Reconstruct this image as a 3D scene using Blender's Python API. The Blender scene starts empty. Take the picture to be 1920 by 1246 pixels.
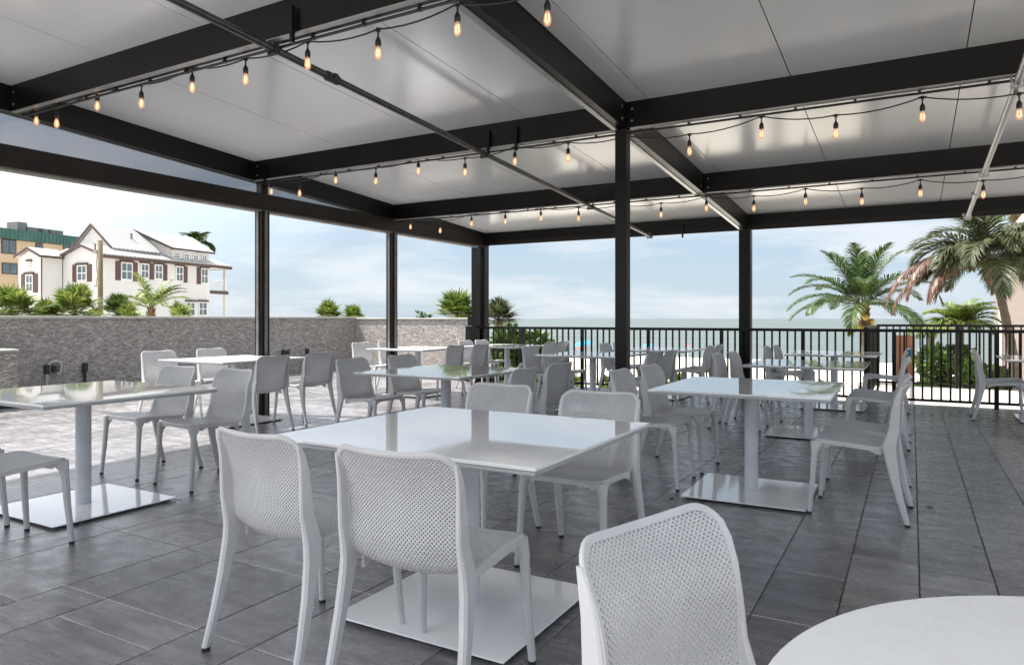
import bpy, math, random
from mathutils import Vector, Matrix
random.seed(7)
R = math.radians
sc = bpy.context.scene
COL = sc.collection

# ------------------------------------------------------------------ camera
YAW = math.atan(750 / 1322)
cam_d = bpy.data.cameras.new('camera'); cam = bpy.data.objects.new('camera', cam_d); COL.objects.link(cam)
cam.location = (0, 0, 1.22); cam.rotation_euler = (R(90), 0, YAW)
cam_d.sensor_width = 36; cam_d.lens = 1322 / 1920 * 36; cam_d.shift_y = -26 / 1920
cam_d.clip_start = .05; cam_d.clip_end = 40000
sc.camera = cam

# ------------------------------------------------------------------ light
SUN_DIR = Vector((-.52, -.16, 1.0)).normalized()          # towards the sun
sun_el = math.asin(SUN_DIR.z); sun_az = math.atan2(SUN_DIR.x, SUN_DIR.y)
sd = bpy.data.lights.new('sun', 'SUN'); so = bpy.data.objects.new('sun', sd); COL.objects.link(so)
sd.energy = 4.6; sd.angle = R(1.2); sd.color = (1, .955, .88)
so.rotation_euler = SUN_DIR.to_track_quat('Z', 'Y').to_euler(); so.location = (-20, -14, 40)
w = bpy.data.worlds.new('World'); sc.world = w; w.use_nodes = True
nt = w.node_tree; nt.nodes.clear()
def N(t, ty, **k):
    n = t.nodes.new(ty)
    for a, b in k.items(): setattr(n, a, b)
    return n
def ramp(n, stops):
    e = n.color_ramp.elements
    while len(e) > 1: e.remove(e[-1])
    e[0].position = stops[0][0]; e[0].color = (*stops[0][1], 1)
    for p, c in stops[1:]:
        q = e.new(p); q.color = (*c, 1)
def g(v): return (v, v, v)
out = N(nt, 'ShaderNodeOutputWorld'); bg = N(nt, 'ShaderNodeBackground')
sky = N(nt, 'ShaderNodeTexSky', sky_type='NISHITA', sun_disc=False, sun_elevation=sun_el, sun_rotation=sun_az, air_density=1.0, dust_density=.6, ozone_density=1.5, altitude=0)
tc = N(nt, 'ShaderNodeTexCoord'); mp = N(nt, 'ShaderNodeMapping'); mp.inputs['Scale'].default_value = (1.6, 1.6, 8.0)
no = N(nt, 'ShaderNodeTexNoise'); no.inputs['Scale'].default_value = 2.1; no.inputs['Detail'].default_value = 9; no.inputs['Roughness'].default_value = .56; no.inputs['Distortion'].default_value = .5
cr = N(nt, 'ShaderNodeValToRGB'); ramp(cr, [(.44, g(0)), (.62, g(1))])
mu = N(nt, 'ShaderNodeMath', operation='MULTIPLY'); mu.inputs[1].default_value = .72
mx = N(nt, 'ShaderNodeMixRGB'); mx.inputs[2].default_value = (5.6, 5.8, 6.05, 1)
L = nt.links.new
pw = N(nt, 'ShaderNodeMixRGB'); pw.inputs[0].default_value = .80; pw.inputs[2].default_value = (3.25, 4.1, 5.0, 1)
L(sky.outputs[0], pw.inputs[1])
L(tc.outputs['Generated'], mp.inputs[0]); L(mp.outputs[0], no.inputs['Vector']); L(no.outputs[0], cr.inputs[0]); L(cr.outputs[0], mu.inputs[0])
L(mu.outputs[0], mx.inputs[0]); L(pw.outputs[0], mx.inputs[1]); 
dt = N(nt, 'ShaderNodeVectorMath', operation='DOT_PRODUCT'); dt.inputs[1].default_value = SUN_DIR      # added sky glow round the sun, out of view, to brighten the interior
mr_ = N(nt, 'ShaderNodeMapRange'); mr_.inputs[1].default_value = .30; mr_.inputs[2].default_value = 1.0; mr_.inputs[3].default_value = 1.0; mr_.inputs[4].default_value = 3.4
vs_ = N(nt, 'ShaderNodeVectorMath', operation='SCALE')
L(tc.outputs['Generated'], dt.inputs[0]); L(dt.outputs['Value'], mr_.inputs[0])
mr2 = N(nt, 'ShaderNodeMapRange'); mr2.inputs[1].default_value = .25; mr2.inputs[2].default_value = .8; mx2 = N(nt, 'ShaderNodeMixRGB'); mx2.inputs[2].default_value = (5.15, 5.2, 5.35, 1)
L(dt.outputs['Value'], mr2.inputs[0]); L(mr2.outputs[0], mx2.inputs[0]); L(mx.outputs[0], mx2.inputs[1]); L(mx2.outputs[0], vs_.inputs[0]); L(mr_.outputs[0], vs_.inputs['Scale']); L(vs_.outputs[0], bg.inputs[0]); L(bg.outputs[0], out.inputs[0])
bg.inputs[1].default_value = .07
sc.view_settings.view_transform = 'Standard'; sc.view_settings.look = 'None'; sc.view_settings.gamma = 1
sc.view_settings.exposure = 1.27
sc.render.engine = 'CYCLES'
sc.cycles.max_bounces = 10; sc.cycles.diffuse_bounces = 6; sc.cycles.transparent_max_bounces = 24

# ------------------------------------------------------------------ camera-frame helpers (measuring only)
FW = Vector((-math.sin(YAW), math.cos(YAW), 0)); RT = Vector((math.cos(YAW), math.sin(YAW), 0))
def cw(lat, d, z): return Vector((lat * RT.x + d * FW.x, lat * RT.y + d * FW.y, z))

# ------------------------------------------------------------------ materials
def newmat(name):
    m = bpy.data.materials.new(name); m.use_nodes = True
    t = m.node_tree; return m, t, t.nodes['Principled BSDF']
def simple(name, col, rough=.5, metal=0, var=.0, scale=8, bump=0, bscale=60, spec=None, coat=0, stretch=(1, 1, 1), ior=None, detail=5):
    m, t, b = newmat(name)
    b.inputs['Base Color'].default_value = (*col, 1); b.inputs['Roughness'].default_value = rough; b.inputs['Metallic'].default_value = metal
    if spec is not None: b.inputs['Specular IOR Level'].default_value = spec
    if ior: b.inputs['IOR'].default_value = ior
    if coat: b.inputs['Coat Weight'].default_value = coat; b.inputs['Coat Roughness'].default_value = .04
    if var or bump:
        c = N(t, 'ShaderNodeTexCoord'); mpp = N(t, 'ShaderNodeMapping'); mpp.inputs['Scale'].default_value = stretch
        t.links.new(c.outputs['Object'], mpp.inputs[0])
    if var:
        n = N(t, 'ShaderNodeTexNoise'); n.inputs['Scale'].default_value = scale; n.inputs['Detail'].default_value = detail
        t.links.new(mpp.outputs[0], n.inputs['Vector'])
        r = N(t, 'ShaderNodeValToRGB'); ramp(r, [(.3, tuple(x * (1 - var) for x in col)), (.7, tuple(min(1, x * (1 + var)) for x in col))])
        t.links.new(n.outputs[0], r.inputs[0]); t.links.new(r.outputs[0], b.inputs['Base Color'])
        mr = N(t, 'ShaderNodeMapRange'); mr.inputs[3].default_value = max(0, rough - .08); mr.inputs[4].default_value = min(1, rough + .08)
        t.links.new(n.outputs[0], mr.inputs[0]); t.links.new(mr.outputs[0], b.inputs['Roughness'])
    if bump:
        n = N(t, 'ShaderNodeTexNoise'); n.inputs['Scale'].default_value = bscale; n.inputs['Detail'].default_value = 6
        t.links.new(mpp.outputs[0], n.inputs['Vector'])
        bb = N(t, 'ShaderNodeBump'); bb.inputs['Strength'].default_value = bump; bb.inputs['Distance'].default_value = .02
        t.links.new(n.outputs[0], bb.inputs['Height']); t.links.new(bb.outputs[0], b.inputs['Normal'])
    return m
M = {}
M['plastic'] = simple('chair_plastic', (.585, .58, .59), .40, var=.06, scale=7, bump=.05, bscale=300)
M['rubber'] = simple('rubber', (.02, .02, .022), .7, var=.2)
M['steel_dark'] = simple('dark_painted_steel', (.0045, .0038, .0042), .34, spec=.22, var=.25, scale=3, bump=.02, bscale=40)
M['steel_brown'] = simple('bronze_painted_steel', (.009, .007, .0065), .40, spec=.25, var=.2, scale=3)
M['track'] = simple('track_grey', (.12, .115, .11), .4, var=.2)
M['lip'] = simple('pale_steel_lip', (.30, .305, .31), .3, metal=.5, var=.15, scale=6)
M['galv'] = simple('galvanised_pipe', (.36, .36, .37), .38, metal=.8, var=.15, scale=10)
M['black_pipe'] = simple('black_iron_pipe', (.05, .05, .052), .35, metal=.4, var=.3, scale=12)
M['plate'] = simple('white_powder_coat', (.87, .875, .885), .07, var=.03, scale=3, ior=1.7)
M['pedestal'] = simple('grey_powder_coat', (.62, .64, .68), .28, var=.04, scale=3)
M['under'] = simple('dark_underplate', (.05, .05, .055), .5, var=.1)
M['tedge'] = simple('table_edge_grey', (.40, .415, .43), .2, var=.05)
M['cord'] = simple('cord_black', (.012, .012, .012), .5, var=.1)
M['white_wall'] = simple('white_stucco', (.60, .595, .59), .85, var=.05, scale=.8, bump=.2, bscale=8)
M['trim_brown'] = simple('brown_trim', (.075, .045, .038), .6, var=.2, scale=2)
M['shutter'] = simple('brown_shutter', (.085, .045, .04), .6, var=.25, scale=2, stretch=(1, 1, 8))
M['frame_white'] = simple('white_frame', (.72, .72, .70), .5, var=.05)
M['glass_dark'] = simple('window_glass', (.10, .14, .17), .08, var=.3, scale=.5, ior=1.6)
M['orange_wall'] = simple('peach_stucco', (.52, .40, .27), .85, var=.06, scale=.3)
M['green_roof'] = simple('green_metal_fascia', (.045, .115, .10), .5, var=.2, scale=1, stretch=(1, 1, .3))
M['roof_unit'] = simple('roof_unit_grey', (.22, .20, .19), .6, var=.2, scale=1)
M['beige_wall'] = simple('beige_siding', (.36, .30, .27), .8, var=.05, scale=1, stretch=(1, 1, 6))
M['fascia'] = simple('pale_fascia', (.62, .62, .62), .5, var=.05)
M['soffit'] = simple('soffit_grey', (.30, .28, .27), .7, var=.1)
M['pole'] = simple('weathered_pole_wood', (.12, .095, .045), .85, var=.3, scale=3, stretch=(4, 4, .6), bump=.3, bscale=12)
M['wood_brown'] = simple('brown_wood', (.22, .09, .045), .6, var=.3, scale=3, stretch=(8, 8, .7))
M['trunk'] = simple('palm_trunk', (.14, .11, .08), .9, var=.4, scale=3, stretch=(1, 1, 7), bump=.6, bscale=9)
M['boot'] = simple('palm_leaf_boots', (.17, .09, .035), .85, var=.4, scale=9, bump=.5, bscale=20)
M['coconut'] = simple('coconut_yellow', (.50, .36, .05), .5, var=.3, scale=6)
M['concrete'] = simple('light_concrete', (.44, .40, .36), .85, var=.12, scale=2, bump=.2, bscale=30)
M['dark_bar'] = simple('dark_curb', (.09, .09, .095), .7, var=.2)
M['conduit'] = simple('grey_conduit', (.42, .41, .38), .4, metal=.5, var=.1)
M['umb_blue'] = simple('blue_canvas', (.02, .30, .60), .7, var=.1)
M['umb_red'] = simple('red_canvas', (.60, .06, .05), .7, var=.1)
M['towel'] = simple('blue_cloth', (.02, .22, .33), .8, var=.2)

def leaf_mat(name, a, b_, c_, trans=.35):
    m, t, b = newmat(name); b.inputs['Roughness'].default_value = .45
    gm = N(t, 'ShaderNodeNewGeometry'); r = N(t, 'ShaderNodeValToRGB'); ramp(r, [(0, a), (.5, b_), (1, c_)])
    t.links.new(gm.outputs['Random Per Island'], r.inputs[0]); t.links.new(r.outputs[0], b.inputs['Base Color'])
    tr = N(t, 'ShaderNodeBsdfTranslucent'); mxs = N(t, 'ShaderNodeMixShader'); mxs.inputs[0].default_value = trans
    t.links.new(r.outputs[0], tr.inputs[0]); t.links.new(b.outputs[0], mxs.inputs[1]); t.links.new(tr.outputs[0], mxs.inputs[2])
    t.links.new(mxs.outputs[0], t.nodes['Material Output'].inputs[0]); return m
M['leaf'] = leaf_mat('palm_leaf', (.015, .042, .008), (.04, .085, .016), (.11, .15, .035))
M['leaf_bright'] = leaf_mat('palm_leaf_bright', (.035, .08, .012), (.11, .165, .028), (.28, .31, .07))
M['leaf_grey'] = leaf_mat('palm_leaf_olive', (.022, .036, .014), (.06, .078, .03), (.17, .165, .085))
M['leaf_dead'] = leaf_mat('palm_leaf_dead', (.06, .022, .012), (.14, .06, .035), (.24, .14, .09))
M['leaf_bush'] = leaf_mat('bush_leaf', (.02, .055, .008), (.05, .11, .016), (.13, .20, .03))
M['leaf_far'] = leaf_mat('far_palm_leaf', (.06, .10, .05), (.11, .16, .08), (.2, .24, .12))

# table top: back-painted white glass
m, t, b = newmat('white_glass_top'); b.inputs['Base Color'].default_value = (.90, .90, .90, 1)
b.inputs['Roughness'].default_value = .035; b.inputs['IOR'].default_value = 2.6
c = N(t, 'ShaderNodeTexCoord'); n = N(t, 'ShaderNodeTexNoise'); n.inputs['Scale'].default_value = 3.5; n.inputs['Detail'].default_value = 8
t.links.new(c.outputs['Object'], n.inputs['Vector']); r = N(t, 'ShaderNodeMapRange'); r.inputs[1].default_value = .45; r.inputs[2].default_value = .8; r.inputs[3].default_value = .02; r.inputs[4].default_value = .10
t.links.new(n.outputs[0], r.inputs[0]); t.links.new(r.outputs[0], b.inputs['Roughness']); M['top'] = m
# marble-like round top
m, t, b = newmat('round_top_laminate'); b.inputs['Roughness'].default_value = .30
c = N(t, 'ShaderNodeTexCoord'); n = N(t, 'ShaderNodeTexNoise'); n.inputs['Scale'].default_value = 4; n.inputs['Detail'].default_value = 10; n.inputs['Distortion'].default_value = 2.2
t.links.new(c.outputs['Object'], n.inputs['Vector']); r = N(t, 'ShaderNodeValToRGB'); ramp(r, [(.46, (.72, .72, .72)), (.49, (.695, .685, .67)), (.52, (.72, .72, .72))])
t.links.new(n.outputs[0], r.inputs[0]); t.links.new(r.outputs[0], b.inputs['Base Color']); M['round'] = m
# ceiling panels: semi-gloss coated aluminium
m, t, b = newmat('ceiling_panel_aluminium'); b.inputs['Base Color'].default_value = (.62, .632, .655, 1)
b.inputs['Roughness'].default_value = .27; b.inputs['Metallic'].default_value = .0; b.inputs['IOR'].default_value = 1.95
c = N(t, 'ShaderNodeTexCoord'); n = N(t, 'ShaderNodeTexNoise'); n.inputs['Scale'].default_value = .8; n.inputs['Detail'].default_value = 1
t.links.new(c.outputs['Object'], n.inputs['Vector'])
r = N(t, 'ShaderNodeMapRange'); r.inputs[3].default_value = .15; r.inputs[4].default_value = .22; t.links.new(n.outputs[0], r.inputs[0]); t.links.new(r.outputs[0], b.inputs['Roughness']); M['ceil'] = m
# tinted pane
m, t, b = newmat('tinted_vinyl'); tb = N(t, 'ShaderNodeBsdfTransparent'); tb.inputs[0].default_value = (.46, .47, .49, 1); gl = N(t, 'ShaderNodeBsdfGlossy'); gl.inputs['Roughness'].default_value = .1
mxs = N(t, 'ShaderNodeMixShader'); mxs.inputs[0].default_value = .06; t.links.new(tb.outputs[0], mxs.inputs[1]); t.links.new(gl.outputs[0], mxs.inputs[2]); t.links.new(mxs.outputs[0], t.nodes['Material Output'].inputs[0]); M['vinyl'] = m
# bulbs
m, t, b = newmat('warm_bulb'); b.inputs['Base Color'].default_value = (.9, .62, .42, 1); b.inputs['Roughness'].default_value = .12
b.inputs['Emission Color'].default_value = (1, .50, .22, 1); b.inputs['Emission Strength'].default_value = .05; b.inputs['Alpha'].default_value = .6; M['bulb'] = m
m, t, b = newmat('filament'); b.inputs['Emission Color'].default_value = (1, .72, .40, 1); b.inputs['Emission Strength'].default_value = 1.6; M['fil'] = m
# floor tile: slate-look porcelain
m, t, b = newmat('slate_tile'); c = N(t, 'ShaderNodeTexCoord'); gm = N(t, 'ShaderNodeNewGeometry')
mp2 = N(t, 'ShaderNodeMapping'); mp2.inputs['Scale'].default_value = (1, 5.5, 1)
addv = N(t, 'ShaderNodeVectorMath', operation='ADD'); cmb = N(t, 'ShaderNodeCombineXYZ'); ml = N(t, 'ShaderNodeMath', operation='MULTIPLY'); ml.inputs[1].default_value = 37
t.links.new(gm.outputs['Random Per Island'], ml.inputs[0]); t.links.new(ml.outputs[0], cmb.inputs[0]); t.links.new(ml.outputs[0], cmb.inputs[2])
t.links.new(c.outputs['Object'], addv.inputs[0]); t.links.new(cmb.outputs[0], addv.inputs[1]); t.links.new(addv.outputs[0], mp2.inputs[0])
n1 = N(t, 'ShaderNodeTexNoise'); n1.inputs['Scale'].default_value = 2.8; n1.inputs['Detail'].default_value = 10; n1.inputs['Roughness'].default_value = .66; n1.inputs['Distortion'].default_value = .15
n2 = N(t, 'ShaderNodeTexNoise'); n2.inputs['Scale'].default_value = 9; n2.inputs['Detail'].default_value = 8
t.links.new(mp2.outputs[0], n1.inputs['Vector']); t.links.new(addv.outputs[0], n2.inputs['Vector'])
r = N(t, 'ShaderNodeValToRGB'); ramp(r, [(.30, (.108, .102, .106)), (.50, (.158, .151, .157)), (.72, (.240, .230, .238))]); t.links.new(n1.outputs[0], r.inputs[0])
r2 = N(t, 'ShaderNodeMapRange'); r2.inputs[3].default_value = .72; r2.inputs[4].default_value = 1.28; t.links.new(gm.outputs['Random Per Island'], r2.inputs[0])
vm = N(t, 'ShaderNodeVectorMath', operation='SCALE'); t.links.new(r.outputs[0], vm.inputs[0]); t.links.new(r2.outputs[0], vm.inputs['Scale']); 
n3 = N(t, 'ShaderNodeTexNoise'); n3.inputs['Scale'].default_value = 5; n3.inputs['Detail'].default_value = 7; n3.inputs['Roughness'].default_value = .75; mp3 = N(t, 'ShaderNodeMapping'); mp3.inputs['Scale'].default_value = (1, 14, 1)
t.links.new(addv.outputs[0], mp3.inputs[0]); t.links.new(mp3.outputs[0], n3.inputs['Vector'])
r5 = N(t, 'ShaderNodeMapRange'); r5.inputs[1].default_value = .3; r5.inputs[2].default_value = .7; r5.inputs[3].default_value = .62; r5.inputs[4].default_value = 1.42; t.links.new(n3.outputs[0], r5.inputs[0])
vm2 = N(t, 'ShaderNodeVectorMath', operation='SCALE'); t.links.new(vm.outputs[0], vm2.inputs[0]); t.links.new(r5.outputs[0], vm2.inputs['Scale']); t.links.new(vm2.outputs[0], b.inputs['Base Color'])
r3 = N(t, 'ShaderNodeMapRange'); r3.inputs[1].default_value = .3; r3.inputs[2].default_value = .7; r3.inputs[3].default_value = .17; r3.inputs[4].default_value = .38; t.links.new(n2.outputs[0], r3.inputs[0]); t.links.new(r3.outputs[0], b.inputs['Roughness'])
b.inputs['IOR'].default_value = 1.8
bb = N(t, 'ShaderNodeBump'); bb.inputs['Strength'].default_value = .3; bb.inputs['Distance'].default_value = .004; t.links.new(n3.outputs[0], bb.inputs['Height']); t.links.new(bb.outputs[0], b.inputs['Normal'])
M['tile'] = m
M['grout'] = simple('grout', (.06, .057, .06), .8, var=.2)
# stone-clad wall
m, t, b = newmat('split_face_stone'); c = N(t, 'ShaderNodeTexCoord'); mp2 = N(t, 'ShaderNodeMapping'); mp2.inputs['Scale'].default_value = (1, 1, 2.4)
t.links.new(c.outputs['Object'], mp2.inputs[0])
n1 = N(t, 'ShaderNodeTexNoise'); n1.inputs['Scale'].default_value = 8.5; n1.inputs['Detail'].default_value = 8; n1.inputs['Roughness'].default_value = .7; n1.inputs['Distortion'].default_value = 2.6
n2 = N(t, 'ShaderNodeTexVoronoi'); n2.inputs['Scale'].default_value = 9; n2.inputs['Randomness'].default_value = 1
t.links.new(mp2.outputs[0], n1.inputs['Vector']); t.links.new(mp2.outputs[0], n2.inputs['Vector'])
r = N(t, 'ShaderNodeValToRGB'); ramp(r, [(.34, (.17, .145, .127)), (.50, (.34, .30, .268)), (.64, (.60, .54, .49)), (.78, (.80, .74, .68))]); t.links.new(n1.outputs[0], r.inputs[0])
mxc = N(t, 'ShaderNodeMixRGB', blend_type='MULTIPLY'); mxc.inputs[0].default_value = .45; t.links.new(r.outputs[0], mxc.inputs[1]); t.links.new(n2.outputs['Distance'], mxc.inputs[2])
hs = N(t, 'ShaderNodeHueSaturation'); hs.inputs['Saturation'].default_value = .8; hs.inputs['Value'].default_value = 1.25; t.links.new(mxc.outputs[0], hs.inputs['Color']); t.links.new(hs.outputs[0], b.inputs['Base Color'])
b.inputs['Roughness'].default_value = .85
bb = N(t, 'ShaderNodeBump'); bb.inputs['Strength'].default_value = .9; bb.inputs['Distance'].default_value = .03; t.links.new(n1.outputs[0], bb.inputs['Height']); t.links.new(bb.outputs[0], b.inputs['Normal']); M['stone'] = m
M['cap'] = simple('stone_cap', (.42, .41, .37), .8, var=.12, scale=6)
# standing seam roof
m, t, b = newmat('standing_seam_roof'); c = N(t, 'ShaderNodeTexCoord'); wv = N(t, 'ShaderNodeTexWave', bands_direction='X'); wv.inputs['Scale'].default_value = .85; wv.inputs['Distortion'].default_value = 0
t.links.new(c.outputs['Object'], wv.inputs['Vector']); r = N(t, 'ShaderNodeValToRGB'); ramp(r, [(.0, (.20, .20, .20)), (.15, (.36, .36, .36)), (1, (.42, .42, .42))]); t.links.new(wv.outputs[0], r.inputs[0]); t.links.new(r.outputs[0], b.inputs['Base Color']); b.inputs['Roughness'].default_value = .45; M['seam'] = m
# sand
m, t, b = newmat('beach_sand'); c = N(t, 'ShaderNodeTexCoord'); n1 = N(t, 'ShaderNodeTexNoise'); n1.inputs['Scale'].default_value = .12; n1.inputs['Detail'].default_value = 12; n1.inputs['Roughness'].default_value = .7
t.links.new(c.outputs['Object'], n1.inputs['Vector']); r = N(t, 'ShaderNodeValToRGB'); ramp(r, [(.35, (.46, .42, .35)), (.6, (.64, .60, .53))]); t.links.new(n1.outputs[0], r.inputs[0]); t.links.new(r.outputs[0], b.inputs['Base Color']); b.inputs['Roughness'].default_value = .95
n2 = N(t, 'ShaderNodeTexNoise'); n2.inputs['Scale'].default_value = 1.3; n2.inputs['Detail'].default_value = 8; t.links.new(c.outputs['Object'], n2.inputs['Vector'])
bb = N(t, 'ShaderNodeBump'); bb.inputs['Strength'].default_value = .6; bb.inputs['Distance'].default_value = .3; t.links.new(n2.outputs[0], bb.inputs['Height']); t.links.new(bb.outputs[0], b.inputs['Normal']); M['sand'] = m
# sea
m, t, b = newmat('gulf_water'); c = N(t, 'ShaderNodeTexCoord'); mp2 = N(t, 'ShaderNodeMapping'); mp2.inputs['Scale'].default_value = (.02, .12, 1); t.links.new(c.outputs['Object'], mp2.inputs[0])
n1 = N(t, 'ShaderNodeTexNoise'); n1.inputs['Scale'].default_value = 1; n1.inputs['Detail'].default_value = 12; n1.inputs['Roughness'].default_value = .65; t.links.new(mp2.outputs[0], n1.inputs['Vector'])
r = N(t, 'ShaderNodeValToRGB'); ramp(r, [(.35, (.055, .075, .068)), (.65, (.10, .12, .11))]); t.links.new(n1.outputs[0], r.inputs[0]); t.links.new(r.outputs[0], b.inputs['Base Color']); b.inputs['Roughness'].default_value = .38
bb = N(t, 'ShaderNodeBump'); bb.inputs['Strength'].default_value = .8; bb.inputs['Distance'].default_value = 1.2; t.links.new(n1.outputs[0], bb.inputs['Height']); t.links.new(bb.outputs[0], b.inputs['Normal']); M['sea'] = m

# ------------------------------------------------------------------ mesh builder
class MB:
    def __init__(s): s.v = []; s.f = []; s.m = []; s.mi = 0
    def add(s, vs, fs):
        o = len(s.v); s.v += [tuple(p) for p in vs]; s.f += [tuple(i + o for i in f) for f in fs]; s.m += [s.mi] * len(fs); return s
    def box(s, a, b, bev=0):
        x0, y0, z0 = a; x1, y1, z1 = b
        if bev:
            e = bev; vs = []
            for (z, i) in ((z0, e), (z0 + e, 0), (z1 - e, 0), (z1, e)):
                X0, X1, Y0, Y1 = x0 + i, x1 - i, y0 + i, y1 - i
                vs += [(X0 + e * (i == 0), Y0, z), (X1 - e * (i == 0), Y0, z), (X1, Y0 + e * (i == 0), z), (X1, Y1 - e * (i == 0), z), (X1 - e * (i == 0), Y1, z), (X0 + e * (i == 0), Y1, z), (X0, Y1 - e * (i == 0), z), (X0, Y0 + e * (i == 0), z)]
            fs = [tuple(range(7, -1, -1)), tuple(range(24, 32))]
            for k in range(3):
                for j in range(8):
                    q = k * 8; fs.append((q + j, q + (j + 1) % 8, q + 8 + (j + 1) % 8, q + 8 + j))
            return s.add(vs, fs)
        vs = [(x0, y0, z0), (x1, y0, z0), (x1, y1, z0), (x0, y1, z0), (x0, y0, z1), (x1, y0, z1), (x1, y1, z1), (x0, y1, z1)]
        return s.add(vs, [(3, 2, 1, 0), (4, 5, 6, 7), (0, 1, 5, 4), (1, 2, 6, 5), (2, 3, 7, 6), (3, 0, 4, 7)])
    def obox(s, o, ex, ey, ez):        # origin + three edge vectors
        o, ex, ey, ez = Vector(o), Vector(ex), Vector(ey), Vector(ez)
        vs = [o, o + ex, o + ex + ey, o + ey, o + ez, o + ex + ez, o + ex + ey + ez, o + ey + ez]
        return s.add(vs, [(3, 2, 1, 0), (4, 5, 6, 7), (0, 1, 5, 4), (1, 2, 6, 5), (2, 3, 7, 6), (3, 0, 4, 7)])
    def prism(s, pts, ext):            # polygon (3D pts) extruded by vector
        n = len(pts); ext = Vector(ext); a = [Vector(p) for p in pts]
        return s.add(a + [p + ext for p in a], [tuple(range(n - 1, -1, -1)), tuple(range(n, 2 * n))] + [(i, (i + 1) % n, n + (i + 1) % n, n + i) for i in range(n)])
    def loft(s, secs, cap=True):       # list of rings, each same count
        n = len(secs[0]); vs = [p for r_ in secs for p in r_]; fs = []
        for k in range(len(secs) - 1):
            for j in range(n): fs.append((k * n + j, k * n + (j + 1) % n, (k + 1) * n + (j + 1) % n, (k + 1) * n + j))
        if cap: fs += [tuple(range(n - 1, -1, -1)), tuple(range(len(vs) - n, len(vs)))]
        return s.add(vs, fs)
    def tube(s, path, rad, n=8, cap=True):
        P = [Vector(p) for p in path]; rings = []; up = None
        for i, p in enumerate(P):
            d = (P[min(i + 1, len(P) - 1)] - P[max(i - 1, 0)]).normalized()
            if up is None: up = Vector((0, 0, 1)) if abs(d.z) < .9 else Vector((1, 0, 0))
            a = d.cross(up).normalized(); b_ = a.cross(d).normalized(); up = b_
            r_ = rad[i] if isinstance(rad, (list, tuple)) else rad
            rings.append([p + (a * math.cos(2 * math.pi * k / n) + b_ * math.sin(2 * math.pi * k / n)) * r_ for k in range(n)])
        return s.loft(rings, cap)
    def lathe(s, prof, n=16, c=(0, 0, 0)):
        return s.loft([[(c[0] + r_ * math.cos(2 * math.pi * k / n), c[1] + r_ * math.sin(2 * math.pi * k / n), c[2] + z) for k in range(n)] for r_, z in prof])
    def build(s, name, mats, parent=None, smooth=False, loc=None):
        me = bpy.data.meshes.new(name); me.from_pydata(s.v, [], s.f); me.update()
        if not isinstance(mats, (list, tuple)): mats = [mats]
        for mm in mats: me.materials.append(mm)
        if len(mats) > 1: me.polygons.foreach_set('material_index', s.m)
        if smooth: me.shade_smooth() if hasattr(me, 'shade_smooth') else None
        if smooth == 'auto':
            me.set_sharp_from_angle(angle=R(38))
        o = bpy.data.objects.new(name, me); COL.objects.link(o)
        if parent: o.parent = parent
        if loc: o.location = loc
        return o
def tag(o, label, cat, group=None, kind=None):
    o['label'] = label; o['category'] = cat
    if group: o['group'] = group
    if kind: o['kind'] = kind
    return o
def empty(name, loc, label, cat, group=None, rz=0):
    o = bpy.data.objects.new(name, None); COL.objects.link(o); o.location = loc; o.rotation_euler = (0, 0, rz); o.empty_display_size = .2
    return tag(o, label, cat, group)
def struct(o, label=None):
    o['kind'] = 'structure'
    if label: o['label'] = label
    return o
def copy_tree(o, parent=None):
    c_ = o.copy(); COL.objects.link(c_)
    if parent: c_.parent = parent
    for ch in list(o.children): copy_tree(ch, c_)
    return c_

# ------------------------------------------------------------------ ground, sea
mb = MB()
ys = [-400, -60, 0, 40, 70, 92, 130, 200]; zs = [-3, -3, -3, -3, -3.1, -3.6, -4.6, -6]
xs = [-900, -300, -120, -40, 0, 40, 120, 300, 900]
mb.add([(x, y, z) for y, z in zip(ys, zs) for x in xs], [(j * 9 + i, j * 9 + i + 1, (j + 1) * 9 + i + 1, (j + 1) * 9 + i) for j in range(7) for i in range(8)])
struct(mb.build('ground', M['sand']), 'pale beach sand between the terrace and the sea')
mb = MB(); mb.add([(-30000, 60, -3.4), (30000, 60, -3.4), (30000, 30000, -3.4), (-30000, 30000, -3.4)], [(0, 1, 2, 3)])
struct(mb.build('sea', M['sea']), 'calm grey-green sea reaching the horizon')

# deck slab and tiles
mb = MB(); mb.prism([(-12.3, -5, -.006), (4.5, -5, -.006), (4.5, 11.62, -.006), (-8.6, 11.62, -.006), (-8.6, 13.42, -.006), (-12.3, 13.42, -.006)], (0, 0, -.35))
struct(mb.build('terrace_slab', M['grout']), 'dark grout bed and slab edge under the tiles')
mb = MB(); mb.box((-12.28, -4.9, -3.2), (4.4, 11.5, -.36)); struct(mb.build('terrace_base', M['concrete']), 'concrete base under the terrace')
mb = MB(); G = .0020
def tile(x0, x1, y0, y1):
    if y1 > 11.6 and x1 > -8.6: y1 = min(y1, 11.6)
    if y1 - y0 < .02 or x1 - x0 < .02: return
    z = random.uniform(-.0004, .0004); e = .0025
    a, b_, c_, d_ = x0 + G, x1 - G, y0 + G, y1 - G
    vs = [(a, c_, z - .004), (b_, c_, z - .004), (b_, d_, z - .004), (a, d_, z - .004), (a + e, c_ + e, z), (b_ - e, c_ + e, z), (b_ - e, d_ - e, z), (a + e, d_ - e, z)]
    mb.add(vs, [(4, 5, 6, 7), (0, 1, 5, 4), (1, 2, 6, 5), (2, 3, 7, 6), (3, 0, 4, 7)])
X = -12.05; k = 0; S_ = .305
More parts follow.
